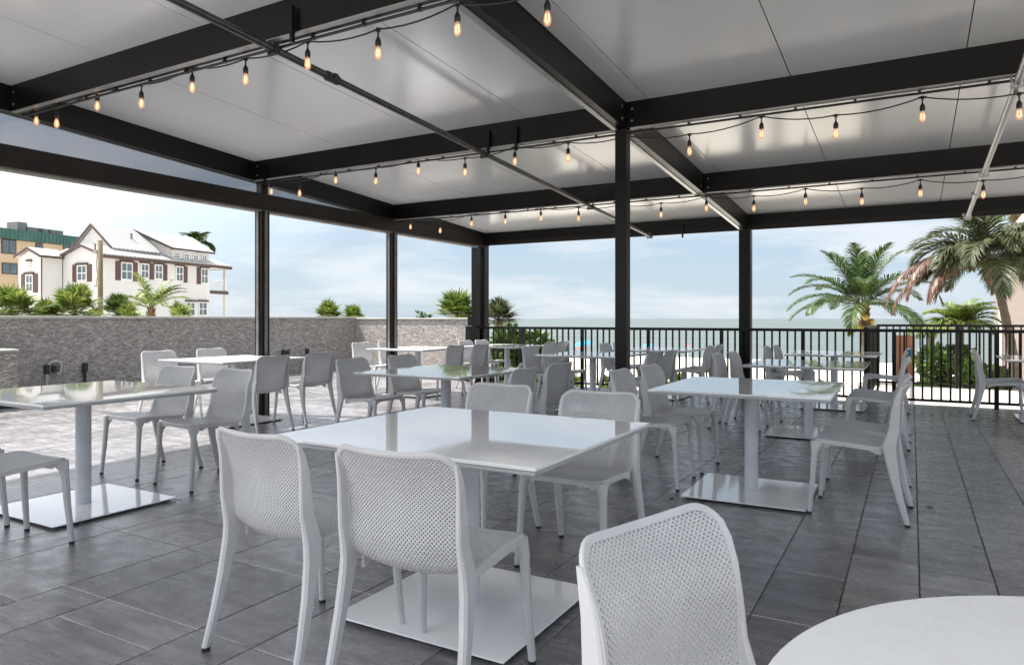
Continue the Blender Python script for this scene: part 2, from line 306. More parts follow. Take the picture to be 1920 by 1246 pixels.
# left field: strips of 0.61 and 0.305, anchored on the joint at X = -3.37 / -2.44
joints = [-3.37 + .93 * i for i in range(-10, 4)]
for jx in joints:
    for (a, b_, wide) in ((jx, jx + .31, False), (jx + .31, jx + .93, True)):
        a = max(a, -12.1); b_ = min(b_, .03)
        if b_ - a < .03: continue
        y = 1.80 - .61 * 11 + (0 if wide else .0)
        row = 0
        while y < 13.4:
            if wide:
                pat = ((0, .41), (.41, .61)) if row % 2 == 0 else ((0, .61),)
                for p, q in pat: tile(a, b_, y + p, min(y + q, 13.4))
                y += .61
            else:
                tile(a, b_, y, min(y + .61, 13.4)); y += .61
            row += 1
# right field: 0.305 wide
for i in range(15):
    a = .03 + .305 * i
    y = 1.5 - .61 * 10 + (i % 2) * .2
    row = 0
    while y < 11.6:
        h = .61 if (row + i) % 3 == 0 else .305
        tile(a, a + .305, y, min(y + h, 11.6)); y += h; row += 1
struct(mb.build('floor', M['tile']), 'grey slate look porcelain tiles of the terrace')

# ------------------------------------------------------------------ stone walls
def zc(Y): return 2.86 + (11.6 - Y) * .0585           # ceiling underside
wl = empty('stone_wall', (-12.1, 4, 0), 'long grey split-face stone parapet wall on the left of the terrace', 'wall')
mb = MB(); mb.box((-.22, -9, -.3), (0, 9.62, 1.215)); mb.build('wall_body', M['stone'], wl)
mb = MB(); mb.box((-.24, -9.02, 1.215), (.02, 9.64, 1.262), .006); mb.build('cap', M['cap'], wl)
wl = empty('stone_wall', (-12.1, 13.4, 0), 'short brighter stone wall closing the far left corner behind the second post', 'wall')
mb = MB(); mb.box((.003, .003, -.3), (3.36, .22, 1.20)); mb.build('wall_body', M['stone'], wl)
mb = MB(); mb.box((.022, -.02, 1.20), (3.36, .24, 1.235), .006); mb.build('cap', M['cap'], wl)
mb = MB(); mb.box((3.363, -.03, -.3), (3.50, .24, 1.24)); mb.build('end_post', M['steel_brown'], wl)
wl = empty('stone_counter', (-11.36, 3.9, 0), 'low stone clad counter with pale top at the left edge of the terrace', 'counter')
mb = MB(); mb.box((-.68, -1.6, .09), (.66, 1.18, .765)); mb.build('body', M['stone'], wl)
mb = MB(); mb.box((-.70, -1.62, .765), (.675, 1.195, .80), .006); mb.build('countertop', M['cap'], wl)
mb = MB(); mb.box((-.68, -1.6, .0), (.68, 1.2, .09)); mb.build('plinth', M['rubber'], wl)

def stub(y, z, loop, label):
    e = empty('wall_valve', (-12.1, y, z), label, 'valve', 'pipe stubs along the stone wall')
    mb = MB(); mb.box((0, -.035, -.09), (.07, .035, .06), .008); mb.build('valve_body', M['rubber'], e)
    mb = MB(); mb.tube([(.035, 0, -.09), (.035, 0, -z + .0)], .022, 8); mb.build('pipe', M['rubber'] if not loop else M['conduit'], e)
    if loop:
        mb = MB(); mb.tube([(.04, .03, -.05), (.04, .03, .06), (.04, .06, .10), (.04, .15, .11), (.04, .21, .08), (.04, .22, 0), (.04, .2, -.08), (.04, .15, -.1)], .022, 8); mb.build('loop', M['conduit'], e)
        mb = MB(); mb.box((0, .08, -.06), (.05, .15, .04), .005); mb.build('box', M['rubber'], e)
stub(6.15, .42, True, 'black valve with grey looped conduit on the stone wall, left of its neighbour')
stub(6.75, .42, False, 'plain black valve stub on the stone wall beside the looped conduit')
stub(11.05, .47, True, 'small looped valve on the stone wall right of the first left post')
stub(11.75, .47, False, 'small black stub low on the stone wall above the grey chair backs')

# ------------------------------------------------------------------ pavilion
BY = [.66, 3.39, 6.13, 8.86, 11.6]
pv = empty('open_pavilion', (-2.31, 6.13, 0), 'open dark steel pavilion roof with glossy pale ceiling panels over the tables', 'pavilion')
OX, OY = 2.31, -6.13
def P_(x, y, z): return (x + OX, y + OY, z)
def pbox(mb, a, b, bev=0): return mb.box(P_(*a), P_(*b), bev)
zb = lambda Y: zc(Y) - .235
mb = MB(); pbox(mb, (-2.365, 6.075, 0), (-2.255, 6.185, zb(6.1)), .006); pbox(mb, (-2.41, 6.03, 0), (-2.21, 6.23, .014), .003); mb.build('post', M['steel_dark'], pv)
mb = MB(); pbox(mb, (-2.40, 11.545, -.3), (-2.22, 11.705, zb(11.6)), .006); mb.build('post', M['steel_dark'], pv)
for Y in (8.84, 6.26):
    mb = MB(); pbox(mb, (-7.285, Y - .065, 0), (-7.155, Y + .065, 2.59), .005); po = mb.build('post', M['steel_dark'], pv)
    mb = MB(); pbox(mb, (-7.153, Y - .02, 0), (-7.138, Y + .02, 2.58)); pbox(mb, (-7.24, Y - .082, 0), (-7.2, Y - .067, 2.58)); mb.build('screen_track', M['track'], po)
    mb = MB(); pbox(mb, (-7.27, Y - .05, 2.80), (-7.17, Y + .05, zb(Y) + .0)); mb.build('post_top', M['steel_dark'], pv)
mb = MB(); pbox(mb, (-7.30, 11.52, -.3), (-7.14, 11.68, zb(11.6)), .005); pbox(mb, (-7.30, 11.30, 0), (-7.18, 11.42, 2.57)); mb.build('post', M['steel_dark'], pv)
for (px, py) in ((-2.262, 6.0), (-2.262, 8.72)):
    for dz in (.06, .17):
        q = P_(px + .001, py - .02, zb(py) + dz); mb2 = MB(); mb2.tube([q, (q[0] + .008, q[1], q[2])], .012, 6); mb2.build('bolt', M['lip'], pv)
for (px, py) in ((-2.2, 6.13), (-7.1, 6.13), (-2.2, 8.86), (-2.2, 3.39), (-7.1, 3.39)):
    for dz in (.06, .17):
        q = P_(px, py - .0505, zc(py) - .235 + dz); mb2 = MB(); mb2.tube([q, (q[0], q[1] - .008, q[2])], .011, 6); mb2.build('bolt', M['lip'], pv)
# horizontal header (left side), below the sloping edge beam
mb = MB(); pbox(mb, (-7.30, .55, 2.60), (-7.14, 11.5, 2.80), .004); hd = mb.build('header_beam', M['steel_brown'], pv)
mb = MB(); pbox(mb, (-7.28, .6, 2.572), (-7.235, 11.3, 2.597)); pbox(mb, (-7.205, .6, 2.572), (-7.16, 11.3, 2.597))
for i in range(66): pbox(mb, (-7.232, 3.0 + i * .06, 2.585), (-7.208, 3.025 + i * .06, 2.597))
mb.build('screen_track', M['track'], hd)
# sloped members (along Y)
def slope_beam(name, x0, x1, y0=.6, y1=11.72, top=0.0, bot=-.235, mat='steel_dark'):
    mb = MB(); a = [P_(x0, y0, zc(y0) + bot), P_(x0, y1, zc(y1) + bot), P_(x0, y1, zc(y1) + top), P_(x0, y0, zc(y0) + top)]
    mb.prism(a, (x1 - x0, 0, 0)); return mb.build(name, M[mat], pv)
eb = slope_beam('edge_beam', -7.30, -7.16, top=.06)
cb = slope_beam('centre_beam', -2.355, -2.265, top=.05)
mb = MB(); mb.prism([P_(-2.385, .7, zc(.7) - .243), P_(-2.385, 11.5, zc(11.5) - .243), P_(-2.385, 11.5, zc(11.5) - .2355), P_(-2.385, .7, zc(.7) - .2355)], (.045, 0, 0)); mb.build('flange', M['lip'], cb)
slope_beam('edge_beam', 2.55, 2.69, top=.06)
for i, Y in enumerate(BY):
    far = i == 4
    mb = MB(); y0, y1 = (Y - .05, Y + .05)
    for xa, xb in ((-7.157, -2.358), (-2.262, 2.547)):
        mb.obox(P_(xa, y0, zc(Y) - .235 + .003), (xb - xa, 0, 0), (0, y1 - y0, 0), (0, 0, .30))
    c_ = mb.build('cross_beam', M['steel_dark'], pv)
    if not far:
        mb = MB()
        for xa, xb in ((-7.15, -2.40), (-2.22, 2.54)): pbox(mb, (xa, Y - .056, zc(Y) - .241), (xb, Y - .005, zc(Y) - .234))
        mb.build('flange', M['lip'], c_)
        mb = MB(); mb.tube([P_(-7.14, Y + .045, zc(Y) - .255), P_(2.53, Y + .045, zc(Y) - .255)], .010, 6)
        for q in range(22):
            xx = -7 + q * .44; pbox(mb, (xx, Y + .03, zc(Y) - .262), (xx + .02, Y + .06, zc(Y) - .236))
        mb.build('support_cable', M['cord'], c_)
    else:
        mb = MB(); pbox(mb, (-7.1, Y - .075, zc(Y) - .245), (2.5, Y - .053, zc(Y) - .17)); mb.build('angle_rail', M['steel_brown'], c_)
# ceiling panels between seams, one per bay and seam spacing
sx = [-7.16, -6.90, -5.69, -4.48, -3.26, -2.31, -2.05, -.85, .345, 1.55, 2.55]
sx = [-7.157, -6.89, -5.68, -4.47, -3.26, -2.05, -.855, .345, 1.55, 2.547]
for i in range(4):
    ya, yb = BY[i] + .0501, BY[i + 1] - .0501
    for a, b_ in zip(sx[:-1], sx[1:]):
        segs = [(a, b_)]
        if a < -2.31 < b_: segs = [(a, -2.358), (-2.262, b_)]
        for p, q in segs:
            mb = MB(); gp = .004
            z0, z1 = zc(ya), zc(yb)
            mb.add([P_(p + gp, ya, z0), P_(q - gp, ya, z0), P_(q - gp, yb, z1), P_(p + gp, yb, z1), P_(p + gp, ya, z0 + .04), P_(q - gp, ya, z0 + .04), P_(q - gp, yb, z1 + .04), P_(p + gp, yb, z1 + .04)],
                   [(3, 2, 1, 0), (4, 5, 6, 7), (0, 1, 5, 4), (1, 2, 6, 5), (2, 3, 7, 6), (3, 0, 4, 7)])
            mb.build('ceiling_panel', M['ceil'], pv)
mb = MB(); mb.prism([P_(-7.35, .5, zc(.5) + .065), P_(-7.35, 11.8, zc(11.8) + .065), P_(-7.35, 11.8, zc(11.8) + .14), P_(-7.35, .5, zc(.5) + .14)], (10.1, 0, 0)); mb.build('roof_deck', M['steel_brown'], pv)
# tinted clear infill between header and edge beam
mb = MB(); x_ = -7.215
mb.prism([P_(x_, .7, 2.80), P_(x_, 6.19, 2.80), P_(x_, 6.19, zb(6.19)), P_(x_, .7, zb(.7))], (.006, 0, 0))
mb.prism([P_(x_, 6.33, 2.80), P_(x_, 8.77, 2.80), P_(x_, 8.77, zb(8.77)), P_(x_, 6.33, zb(6.33))], (.006, 0, 0)); mb.build('clear_infill', M['vinyl'], pv)
# little bracket uprights by the beams
for (x, Y) in ((-3.55, 3.32), (-3.72, 6.06), (-3.40, 6.06), (-6.95, 6.06), (.95, 6.06), (-3.3, 11.5)):
    mb = MB(); pbox(mb, (x, Y - .02, zb(Y) - .08), (x + .025, Y + .005, zb(Y) + .16)); mb.build('bracket', M['steel_dark'], pv)

def pipe(x, mat, label, name='overhead_pipe'):
    e = empty(name, (x, 11.4, zb(11.4) - .04), label, 'pipe', 'pipes slung under the roof beams')
    def q(Y): return (0, Y - 11.4, zb(Y) - .042 - zb(11.4) + .04)
    mb = MB(); mb.tube([q(11.4), q(7.3)], .026, 12); mb.tube([q(7.3), q(3.3)], .026, 12); mb.tube([q(3.3), q(.7)], .026, 12); mb.build('pipe_run', M[mat], e, 'auto')
    mb = MB()
    for Y in (3.95, 9.9):
        a, b_ = q(Y - .06), q(Y + .06); mb.tube([a, b_], .036, 12); mb.box((-.05, Y - 11.4 - .02, a[2] - .02), (.05, Y - 11.4 + .02, a[2] + .02))
    mb.build('coupling', M['rubber'] if mat == 'black_pipe' else M['galv'], e, 'auto')
    for Y in BY[1:4] + [11.35]:
        a = q(Y); mb = MB(); mb.box((-.045, a[1] - .012, a[2] - .034), (-.031, a[1] + .012, a[2] + .05)); mb.box((.031, a[1] - .012, a[2] - .034), (.045, a[1] + .012, a[2] + .05)); mb.box((-.045, a[1] - .012, a[2] - .042), (.045, a[1] + .012, a[2] - .030)); mb.build('hanger', M['rubber'] if mat == 'black_pipe' else M['galv'], e)
    a = q(11.4); mb = MB(); mb.tube([a, (a[0], a[1] + .03, a[2] - .0), (a[0] - .03, a[1] + .05, a[2] + .02), (a[0] - .05, a[1] + .05, a[2] + .06)], .016, 8); mb.build('end_hook', M['galv'], e, 'auto')
pipe(-3.80, 'black_pipe', 'long black pipe slung beneath the roof beams, left of the inner post')
pipe(.655, 'galv', 'shiny galvanised pipe under the roof beams at the upper right')

# ------------------------------------------------------------------ string lights
def string_light(Y, pts, label):
    o0 = pts[0]; e = empty('string_light', (o0[0], Y, o0[2]), label, 'string light', 'bulb strings under the cross beams')
    loc = lambda x, z: (x - o0[0], 0, z - o0[2])
    path = []
    TOP = .135
    for (x, _, z), (x2, _, z2) in zip(pts[:-1], pts[1:]):
        for k in range(6):
            t_ = k / 6; sag = .030 * 4 * t_ * (1 - t_)
            path.append(loc(x + (x2 - x) * t_, z + (z2 - z) * t_ + TOP - sag))
    path.append(loc(pts[-1][0], pts[-1][2] + TOP))
    mb = MB(); mb.tube(path, .0055, 6); mb.build('cord', M['cord'], e, True)
    for x, _, z in pts:
        mb = MB(); c_ = loc(x, z)
        tx, ty = random.uniform(-.006, .006), random.uniform(-.006, .006)
        mb.lathe([(.014, .142), (.015, .120), (.006, .118), (.006, .085), (.011, .080), (.019, .060), (.0195, .034), (.017, .026)], 10, c_)
        mb.box((c_[0] - .028, -.005, c_[2] + .128), (c_[0] + .028, .005, c_[2] + .139))
        so_ = mb.build('socket', M['cord'], e, 'auto')
        mb = MB(); mb.lathe([(.012, .026), (.013, .018), (.018, .002), (.022, -.016), (.0225, -.030), (.019, -.046), (.011, -.057), (.003, -.060)], 12, c_)
        mb.mi = 1; mb.tube([(c_[0] - .008, 0, c_[2] + .01), (c_[0] - .010, 0, c_[2] - .03), (c_[0], 0, c_[2] - .04), (c_[0] + .010, 0, c_[2] - .03), (c_[0] + .008, 0, c_[2] + .01)], .0028, 5)
        mb.build('bulb', [M['bulb'], M['fil']], so_, True)
s1 = [(-7.34+.3, 3.5, 3.061), (-6.7, 3.5, 2.993), (-6.07, 3.5, 3.057), (-5.45, 3.5, 2.985), (-4.81, 3.5, 3.011), (-4.21, 3.5, 2.972), (-3.59, 3.5, 2.976), (-2.97, 3.5, 2.933), (-2.36, 3.5, 2.962), (-1.76, 3.5, 2.899), (-1.16, 3.5, 2.96), (-.56, 3.5, 2.90), (.04, 3.5, 2.95)]
s2 = [(-7.10, 6.3, 2.856), (-6.6, 6.3, 2.786), (-6.0, 6.3, 2.892), (-5.38, 6.3, 2.82), (-4.77, 6.3, 2.873), (-4.15, 6.3, 2.797), (-3.54, 6.3, 2.844), (-2.94, 6.3, 2.813), (-2.33, 6.3, 2.80), (-1.74, 6.3, 2.74), (-1.12, 6.3, 2.813), (-0.54, 6.3, 2.741), (0.07, 6.3, 2.794), (0.68, 6.3, 2.726), (1.28, 6.3, 2.79), (1.88, 6.3, 2.73)]
s3 = [(-6.97, 9.0, 2.703), (-6.39, 9.0, 2.607), (-5.81, 9.0, 2.676), (-5.22, 9.0, 2.668), (-4.63, 9.0, 2.673), (-4.04, 9.0, 2.631), (-3.45, 9.0, 2.618), (-2.86, 9.0, 2.597), (-2.27, 9.0, 2.635), (-1.69, 9.0, 2.589), (-1.1, 9.0, 2.625), (-0.5, 9.0, 2.576), (0.08, 9.0, 2.617), (0.66, 9.0, 2.554), (1.26, 9.0, 2.61), (1.86, 9.0, 2.57)]
s2[8] = (-2.33, 6.02, 2.80)
string_light(3.5, s1, 'nearest string of warm bulbs, high under the front cross beam at the top left')
string_light(6.3, [p if i != 8 else (-2.33, 6.3, 2.80) for i, p in enumerate(s2)], 'middle string of warm bulbs passing behind the inner post')
string_light(9.0, s3, 'farthest string of small warm bulbs nearest the sea side')

# ------------------------------------------------------------------ railings
def railing(p0, p1, label, top=1.07, bot=.09, post_every=1.2, gap=.112, z0=0, plate=True, name='railing', first=True):
    p0 = Vector((*p0, z0)); p1 = Vector((*p1, z0)); d = p1 - p0; Ln = d.length; d.normalize(); nrm = Vector((-d.y, d.x, 0))
    e = empty(name, p0, label, 'railing', 'black terrace railings')
    def bar(mb, s0, s1, w_, za, zb_): mb.obox(d * s0 - nrm * w_ / 2 + Vector((0, 0, za)), d * (s1 - s0), nrm * w_, (0, 0, zb_ - za))
    mb = MB(); bar(mb, 0, Ln, .06, top - .03, top); bar(mb, 0, Ln, .035, top - .045, top - .0302); mb.build('top_rail', M['steel_brown'], e)
    mb = MB(); bar(mb, 0, Ln, .035, bot - .035, bot); mb.build('bottom_rail', M['steel_brown'], e)
    n = int(Ln / gap); ps = []
    np_ = max(1, round(Ln / post_every))
    for i in range(np_ + 1):
        s_ = min(Ln - .045, i * Ln / np_); ps.append(s_)
        mb = MB(); bar(mb, s_, s_ + .052, .052, -.25 if plate else 0, top - .046); mb.build('post', M['steel_brown'], e)
    bl = []
    for i in range(n + 1):
        s_ = i * gap + .05
        if s_ > Ln - .03 or any(abs(s_ + .01 - p - .022) < .045 for p in ps): continue
        bl.append(s_)
    mid = len(bl) / 2
    for k, s_ in enumerate(bl):
        if k < 100: mb = MB(); bar(mb, s_, s_ + .025, .025, bot + .0005, top - .0455); mb.build('baluster', M['steel_brown'], e)
    rest = bl[100:]
    if rest:
        mb = MB()
        for s_ in rest: bar(mb, s_, s_ + .025, .025, bot + .0005, top - .0455)
        o = mb.build('baluster', M['steel_brown'], e); o['kind'] = 'stuff'
railing((-7.55, 11.50), (3.4, 11.50), 'long black railing with thin balusters along the sea side of the terrace')
railing((-7.56, 11.55), (-8.58, 13.35), 'short dark railing return joining the stone wall end to the corner post', post_every=2)
railing((-.60, 15.5), (4.6, 15.5), 'second black railing on the far side of the lower walkway', z0=-.08, top=1.19)
railing((-.60, 11.80), (-.60, 15.46), 'short railing running away from the terrace beside the palm trunk', z0=-.08, top=1.17, post_every=1.8)
mb = MB(); mb.box((-.75, 11.63, -.5), (5, 15.7, -.085)); struct(mb.build('walkway', M['concrete']), 'pale concrete walkway beyond the railing')
mb = MB(); mb.box((-.74, 11.7, -3.1), (5, 15.6, -.505)); struct(mb.build('walkway_base', M['concrete']))

# ------------------------------------------------------------------ chair
prof = [(.232, .440), (.215, .463), (.15, .467), (.06, .461), (-.04, .453), (-.115, .447), (-.165, .452), (-.198, .480), (-.213, .53), (-.216, .60), (-.222, .675), (-.245, .755), (-.287, .835)]
def cat(p0, p1, p2, p3, t_):
    return tuple(.5 * ((2 * b_) + (-a + c_) * t_ + (2 * a - 5 * b_ + 4 * c_ - d_) * t_ * t_ + (-a + 3 * b_ - 3 * c_ + d_) * t_ ** 3) for a, b_, c_, d_ in zip(p0, p1, p2, p3))
dense = []
for i in range(len(prof) - 1):
    a = prof[max(i - 1, 0)]; d_ = prof[min(i + 2, len(prof) - 1)]
    for k in range(12): dense.append(cat(a, prof[i], prof[i + 1], d_, k / 12))
dense.append(prof[-1])
arc = [0]
for a, b_ in zip(dense[:-1], dense[1:]): arc.append(arc[-1] + math.dist(a, b_))
LT = arc[-1]
import bisect
def prof_at(l):
    l = max(0, min(LT, l)); i = min(max(bisect.bisect_right(arc, l) - 1, 0), len(arc) - 2)
    t_ = (l - arc[i]) / (arc[i + 1] - arc[i]); a, b_ = dense[i], dense[i + 1]
    i0, i1 = max(i - 2, 0), min(i + 3, len(dense) - 1)
    ty, tz = dense[i1][0] - dense[i0][0], dense[i1][1] - dense[i0][1]; q = math.hypot(ty, tz)
    return a[0] + (b_[0] - a[0]) * t_, a[1] + (b_[1] - a[1]) * t_, ty / q, tz / q
LB = None
for l_, (y_, z_) in zip(arc, dense):
    if y_ < -.150 and LB is None: LB = l_
def halfw(l):
    t_ = l / LT
    if l < LB: return .222 - .012 * (l / LB)
    q = (l - LB) / (LT - LB); return .210 + .014 * q
def bulge(l):
    if l < LB - .08: return .006
    q = (l - LB + .08) / .14
    if q < 1: return .006 + .024 * q * q * (3 - 2 * q)
    return .030
def Sf(a, l, off=0):
    y_, z_, ty, tz = prof_at(l); w_ = halfw(l); u = max(-1, min(1, a / w_))
    n_ = (tz, -ty) if True else 0      # outward (down for the seat, back for the backrest)
    ny, nz = n_[0] * -1, n_[1] * -1
    # tangent goes to -y on the seat; outward is -z there
    if l < 1e9:
        ny, nz = -tz, ty
    bq = bulge(l) * (1 - u * u)
    return (a, y_ + ny * (bq + off), z_ + nz * (bq + off))
def lattice(l0, l1, wfun, rim=.012):
    mb = MB(); s_ = .0070; h = .66; th = .0065
    J0, J1 = int(l0 / s_) - 1, int(l1 / s_) + 2; I = int(.235 / s_) + 1
    def cl(a, l):
        l = max(l0, min(l1, l)); w_ = wfun(l); return max(-w_, min(w_, a)), l
    for j in range(J0, J1):
        for i in range(-I, I + 1):
            if (i + j) % 2: continue
            ca, c_l = i * s_, j * s_
            q = cl(ca, c_l)
            if abs(q[0] - ca) > s_ * .8 or abs(q[1] - c_l) > s_ * .8: continue
            outer = [(ca + s_, c_l), (ca, c_l + s_), (ca - s_, c_l), (ca, c_l - s_)]
            inn = [(ca + (x - ca) * h, c_l + (y - c_l) * h) for x, y in outer]
            outer = [cl(*p) for p in outer]; inn = [cl(*p) for p in inn]
            vs = [Sf(*p, 0) for p in outer] + [Sf(*p, 0) for p in inn] + [Sf(*p, th) for p in outer] + [Sf(*p, th) for p in inn]
            fs = []
            for k in range(4):
                k2 = (k + 1) % 4
                fs += [(k, k2, 4 + k2, 4 + k), (8 + k2, 8 + k, 12 + k, 12 + k2), (4 + k, 4 + k2, 12 + k2, 12 + k)]
            mb.add(vs, fs)
    return mb
LS0 = .028
def w_back(l):
    w_ = halfw(l) - .004; r_ = .075; q = l - (LT - r_)
    if q > 0: w_ -= r_ - math.sqrt(max(0, r_ * r_ - min(q, r_) ** 2))
    return w_
def w_seat(l):
    w_ = halfw(l) - .004; r_ = .045; q = (LS0 + r_) - l
    if q > 0: w_ -= r_ - math.sqrt(max(0, r_ * r_ - min(q, r_) ** 2))
    return w_
def rimloop(mb, pts, closed, wd, t0, t1):
    """pts: (a,l) boundary points; section spans wd inward and off t0..t1"""
    n = len(pts); rings = []
    for i in range(n):
        p = pts[i]; a = pts[max(i - 1, 0)]; b_ = pts[min(i + 1, n - 1)]
        tx, ty = b_[0] - a[0], b_[1] - a[1]; q = math.hypot(tx, ty) or 1; nx, ny = -ty / q, tx / q
        o_, i_ = (p[0] - nx * .004, p[1] - ny * .004), (p[0] + nx * wd, p[1] + ny * wd)
        def T(pt, off):
            x_, l_ = pt; ov = max(0, l_ - LT); w_ = Sf(x_, min(l_, LT), off)
            if ov: y1, z1, ty_, tz_ = prof_at(LT); return (w_[0], w_[1] + ty_ * ov, w_[2] + tz_ * ov)
            return w_
        rings.append([T(o_, t0 + .002), T((o_[0] + nx * .003, o_[1] + ny * .003), t0), T(i_, t0 + .001), T(i_, t1 - .001), T((o_[0] + nx * .003, o_[1] + ny * .003), t1), T(o_, t1 - .002)])
    mb.loft(rings)
def bpath_back():
    pts = []
    for k in range(25): l = LB - .01 + (LT - .075 - LB + .01) * k / 24; pts.append((halfw(l), l))
    for k in range(1, 10):
        a = math.pi / 2 * k / 9; W = halfw(LT - .075 + .075 * math.sin(a)); pts.append((W - .075 + .075 * math.cos(a), LT - .075 + .075 * math.sin(a)))
    half = pts[:]
    top = [(x, LT) for x in [.15 * (1 - k / 8) for k in range(1, 8)]]
    return half + top + [(0, LT)] + [(-x, l) for x, l in reversed(half + top)]
def bpath_seat():
    pts = []; r_ = .045
    for k in range(17): l = LB - (LB - LS0 - r_) * k / 16; pts.append((halfw(l), l))
    for k in range(1, 8):
        a = math.pi / 2 * k / 7; W = halfw(LS0 + r_ - r_ * math.sin(a)); pts.append((W - r_ + r_ * math.cos(a), LS0 + r_ - r_ * math.sin(a)))
    top = [(.17 * (1 - k / 6), LS0) for k in range(1, 6)]
    h_ = pts + top
    return h_ + [(0, LS0)] + [(-x, l) for x, l in reversed(h_)]
def rsec(cx, cy, z, wx, wy, tilt=0):
    e = min(wx, wy) * .28; hx, hy = wx / 2, wy / 2
    return [(cx + x, cy + y, z) for x, y in ((-hx + e, -hy), (hx - e, -hy), (hx, -hy + e), (hx, hy - e), (hx - e, hy), (-hx + e, hy), (-hx, hy - e), (-hx, -hy + e))]
def make_chair():
    root = empty('dining_chair', (0, 0, 0), '', 'chair', 'grey perforated dining chairs')
    mb = lattice(LS0 + .004, LB + .002, w_seat); mb.build('seat_mesh_tmp', M['plastic'])
    seat = bpy.data.objects['seat_mesh_tmp']; seat.name = 'seat'; seat.parent = root
    mb = MB(); bp = list(reversed(bpath_seat())); bp = [(-x, l) for x, l in bp] if False else bp
    rimloop(mb, bp, False, .016, -.003, .026)
    # under-seat side rails
    mb.build('seat_frame', M['plastic'], root, 'auto')
    mb = lattice(LB, LT - .003, w_back); mb.build('backrest', M['plastic'], root)
    mb = MB(); rimloop(mb, bpath_back(), False, .012, -.003, .0095); mb.build('back_frame', M['plastic'], root, 'auto')
    for s_ in (1, -1):
        # front leg: wide arched head that narrows into a slim tapering leg
        L_ = [(.200, .196, .455, .040, .062), (.201, .190, .436, .042, .078), (.206, .196, .418, .038, .060), (.211, .203, .398, .034, .044), (.213, .206, .370, .032, .036), (.220, .216, .20, .029, .031), (.230, .232, .014, .025, .026)]
        mb = MB(); mb.loft([rsec(x * s_, y, z, wx, wy) for x, y, z, wx, wy in L_]); lg = mb.build('leg', M['plastic'], root, 'auto')
        mb = MB(); mb.loft([rsec(.230 * s_, .232, .0135, .026, .027), rsec(.230 * s_, .232, 0, .025, .025)]); mb.build('foot_cap', M['rubber'], lg)
        L_ = [(.246, -.305, .014, .026, .030), (.240, -.270, .14, .028, .038), (.233, -.237, .28, .030, .050), (.226, -.215, .40, .030, .064), (.222, -.209, .455, .028, .074), (.221, -.219, .50, .024, .066), (.220, -.234, .56, .018, .056), (.221, -.240, .64, .016, .048), (.222, -.247, .71, .014, .038), (.223, -.258, .76, .012, .028), (.222, -.271, .795, .009, .014)]
        mb = MB(); mb.loft([rsec(x * s_, y, z, wx, wy) for x, y, z, wx, wy in L_]); lg = mb.build('leg', M['plastic'], root, 'auto')
        mb = MB(); mb.loft([rsec(.246 * s_, -.305, .0135, .027, .031), rsec(.246 * s_, -.306, 0, .026, .029)]); mb.build('foot_cap', M['rubber'], lg)
    # front apron and side aprons under the rim
    mb = MB()
    ap = [(-.185, .437), (-.165, .420), (-.145, .431), (.0, .4375), (.145, .431), (.165, .420), (.185, .437)]
    mb.prism([(x, .196, z) for x, z in ap] + [(.185, .196, .452), (-.185, .452 * 0 + .196, .452)], (0, .012, 0))
    for s_ in (1, -1):
        pr = [(.165, .430), (.14, .418), (.10, .434), (-.08, .430), (-.14, .405), (-.165, .40), (-.165, .446), (.165, .452)]
        mb.prism([(.196 * s_, y, z) for y, z in pr], (.012 * s_, 0, 0))
    mb.build('apron', M['plastic'], root)
    return root
CH = make_chair(); first = [True]
def chair(tx, ty, face, label):
    """tx,ty: middle of the top of the backrest on plan; face: heading in degrees (0 = +Y)"""
    a = R(face); f = Vector((-math.sin(a), math.cos(a)))
    o = CH if first[0] else copy_tree(CH); first[0] = False
    o.location = (tx + .30 * f.x, ty + .30 * f.y, 0); o.rotation_euler = (0, 0, a); o['label'] = label
    return o

# ------------------------------------------------------------------ tables
def make_table():
    root = empty('square_table', (0, 0, 0), '', 'table', 'square white glass topped tables')
    mb = MB(); mb.box((-.555, -.61, .738), (.555, .61, .750), .0015); mb.build('tabletop', M['top'], root)
    mb = MB(); mb.box((-.550, -.605, .722), (.550, .605, .7375), .002); mb.build('top_edge', M['tedge'], root)
    mb = MB(); mb.lathe([(.046, .022), (.046, .70)], 32); mb.build('pedestal', M['pedestal'], root, 'auto')
    mb = MB(); mb.lathe([(.16, .7215), (.16, .712), (.05, .701)], 24); mb.build('support_plate', M['under'], root, 'auto')
    mb = MB(); mb.box((-.395, -.40, .014), (.395, .40, .0215), .002); bp = mb.build('base_plate', M['plate'], root)
    for a in (-1, 1):
        for b_ in (-1, 1):
            mb = MB(); mb.lathe([(.022, 0), (.022, .0138)], 12, (a * .33, b_ * .33, 0)); mb.build('glide', M['rubber'], bp)
    mb = MB(); mb.box((-.365, -.37, .003), (.365, .37, .0138)); mb.build('underplate', M['rubber'], bp)
    return root
TB = make_table(); tfirst = [True]
def table(x, y, rot, label):
    o = TB if tfirst[0] else copy_tree(TB); tfirst[0] = False
    o.location = (x, y, 0); o.rotation_euler = (0, 0, R(rot)); o['label'] = label
table(-1.64, 2.52, 90, 'big white glass table in the foreground centre with perforated chairs on both sides')
table(-4.70, 2.62, 90, 'white glass table at the left edge mirroring the peach and white houses')
table(-.98, 5.13, 1, 'white glass table right of the inner post, beside the dark open floor')
table(-.95, 8.02, 0, 'white glass table second from the front in the right-hand row')
table(-.93, 10.62, -1, 'white glass table third in the right-hand row, closest to the railing')
table(-3.70, 5.30, 0, 'white glass table in the middle of the terrace, behind the foreground table')
table(-6.98, 5.65, 0, 'sunlit white table by the first left post, before the long stone wall')
table(-6.90, 9.10, 0, 'bright white table before the second left post and short stone wall')
table(-6.20, 10.75, 0, 'white table at the corner post, beside green bushes behind the railing')
table(-3.72, 8.75, 0, 'white table reflecting blue sky just left of the inner post')
table(-3.42, 10.72, 0, 'white table against the railing just right of the inner post')
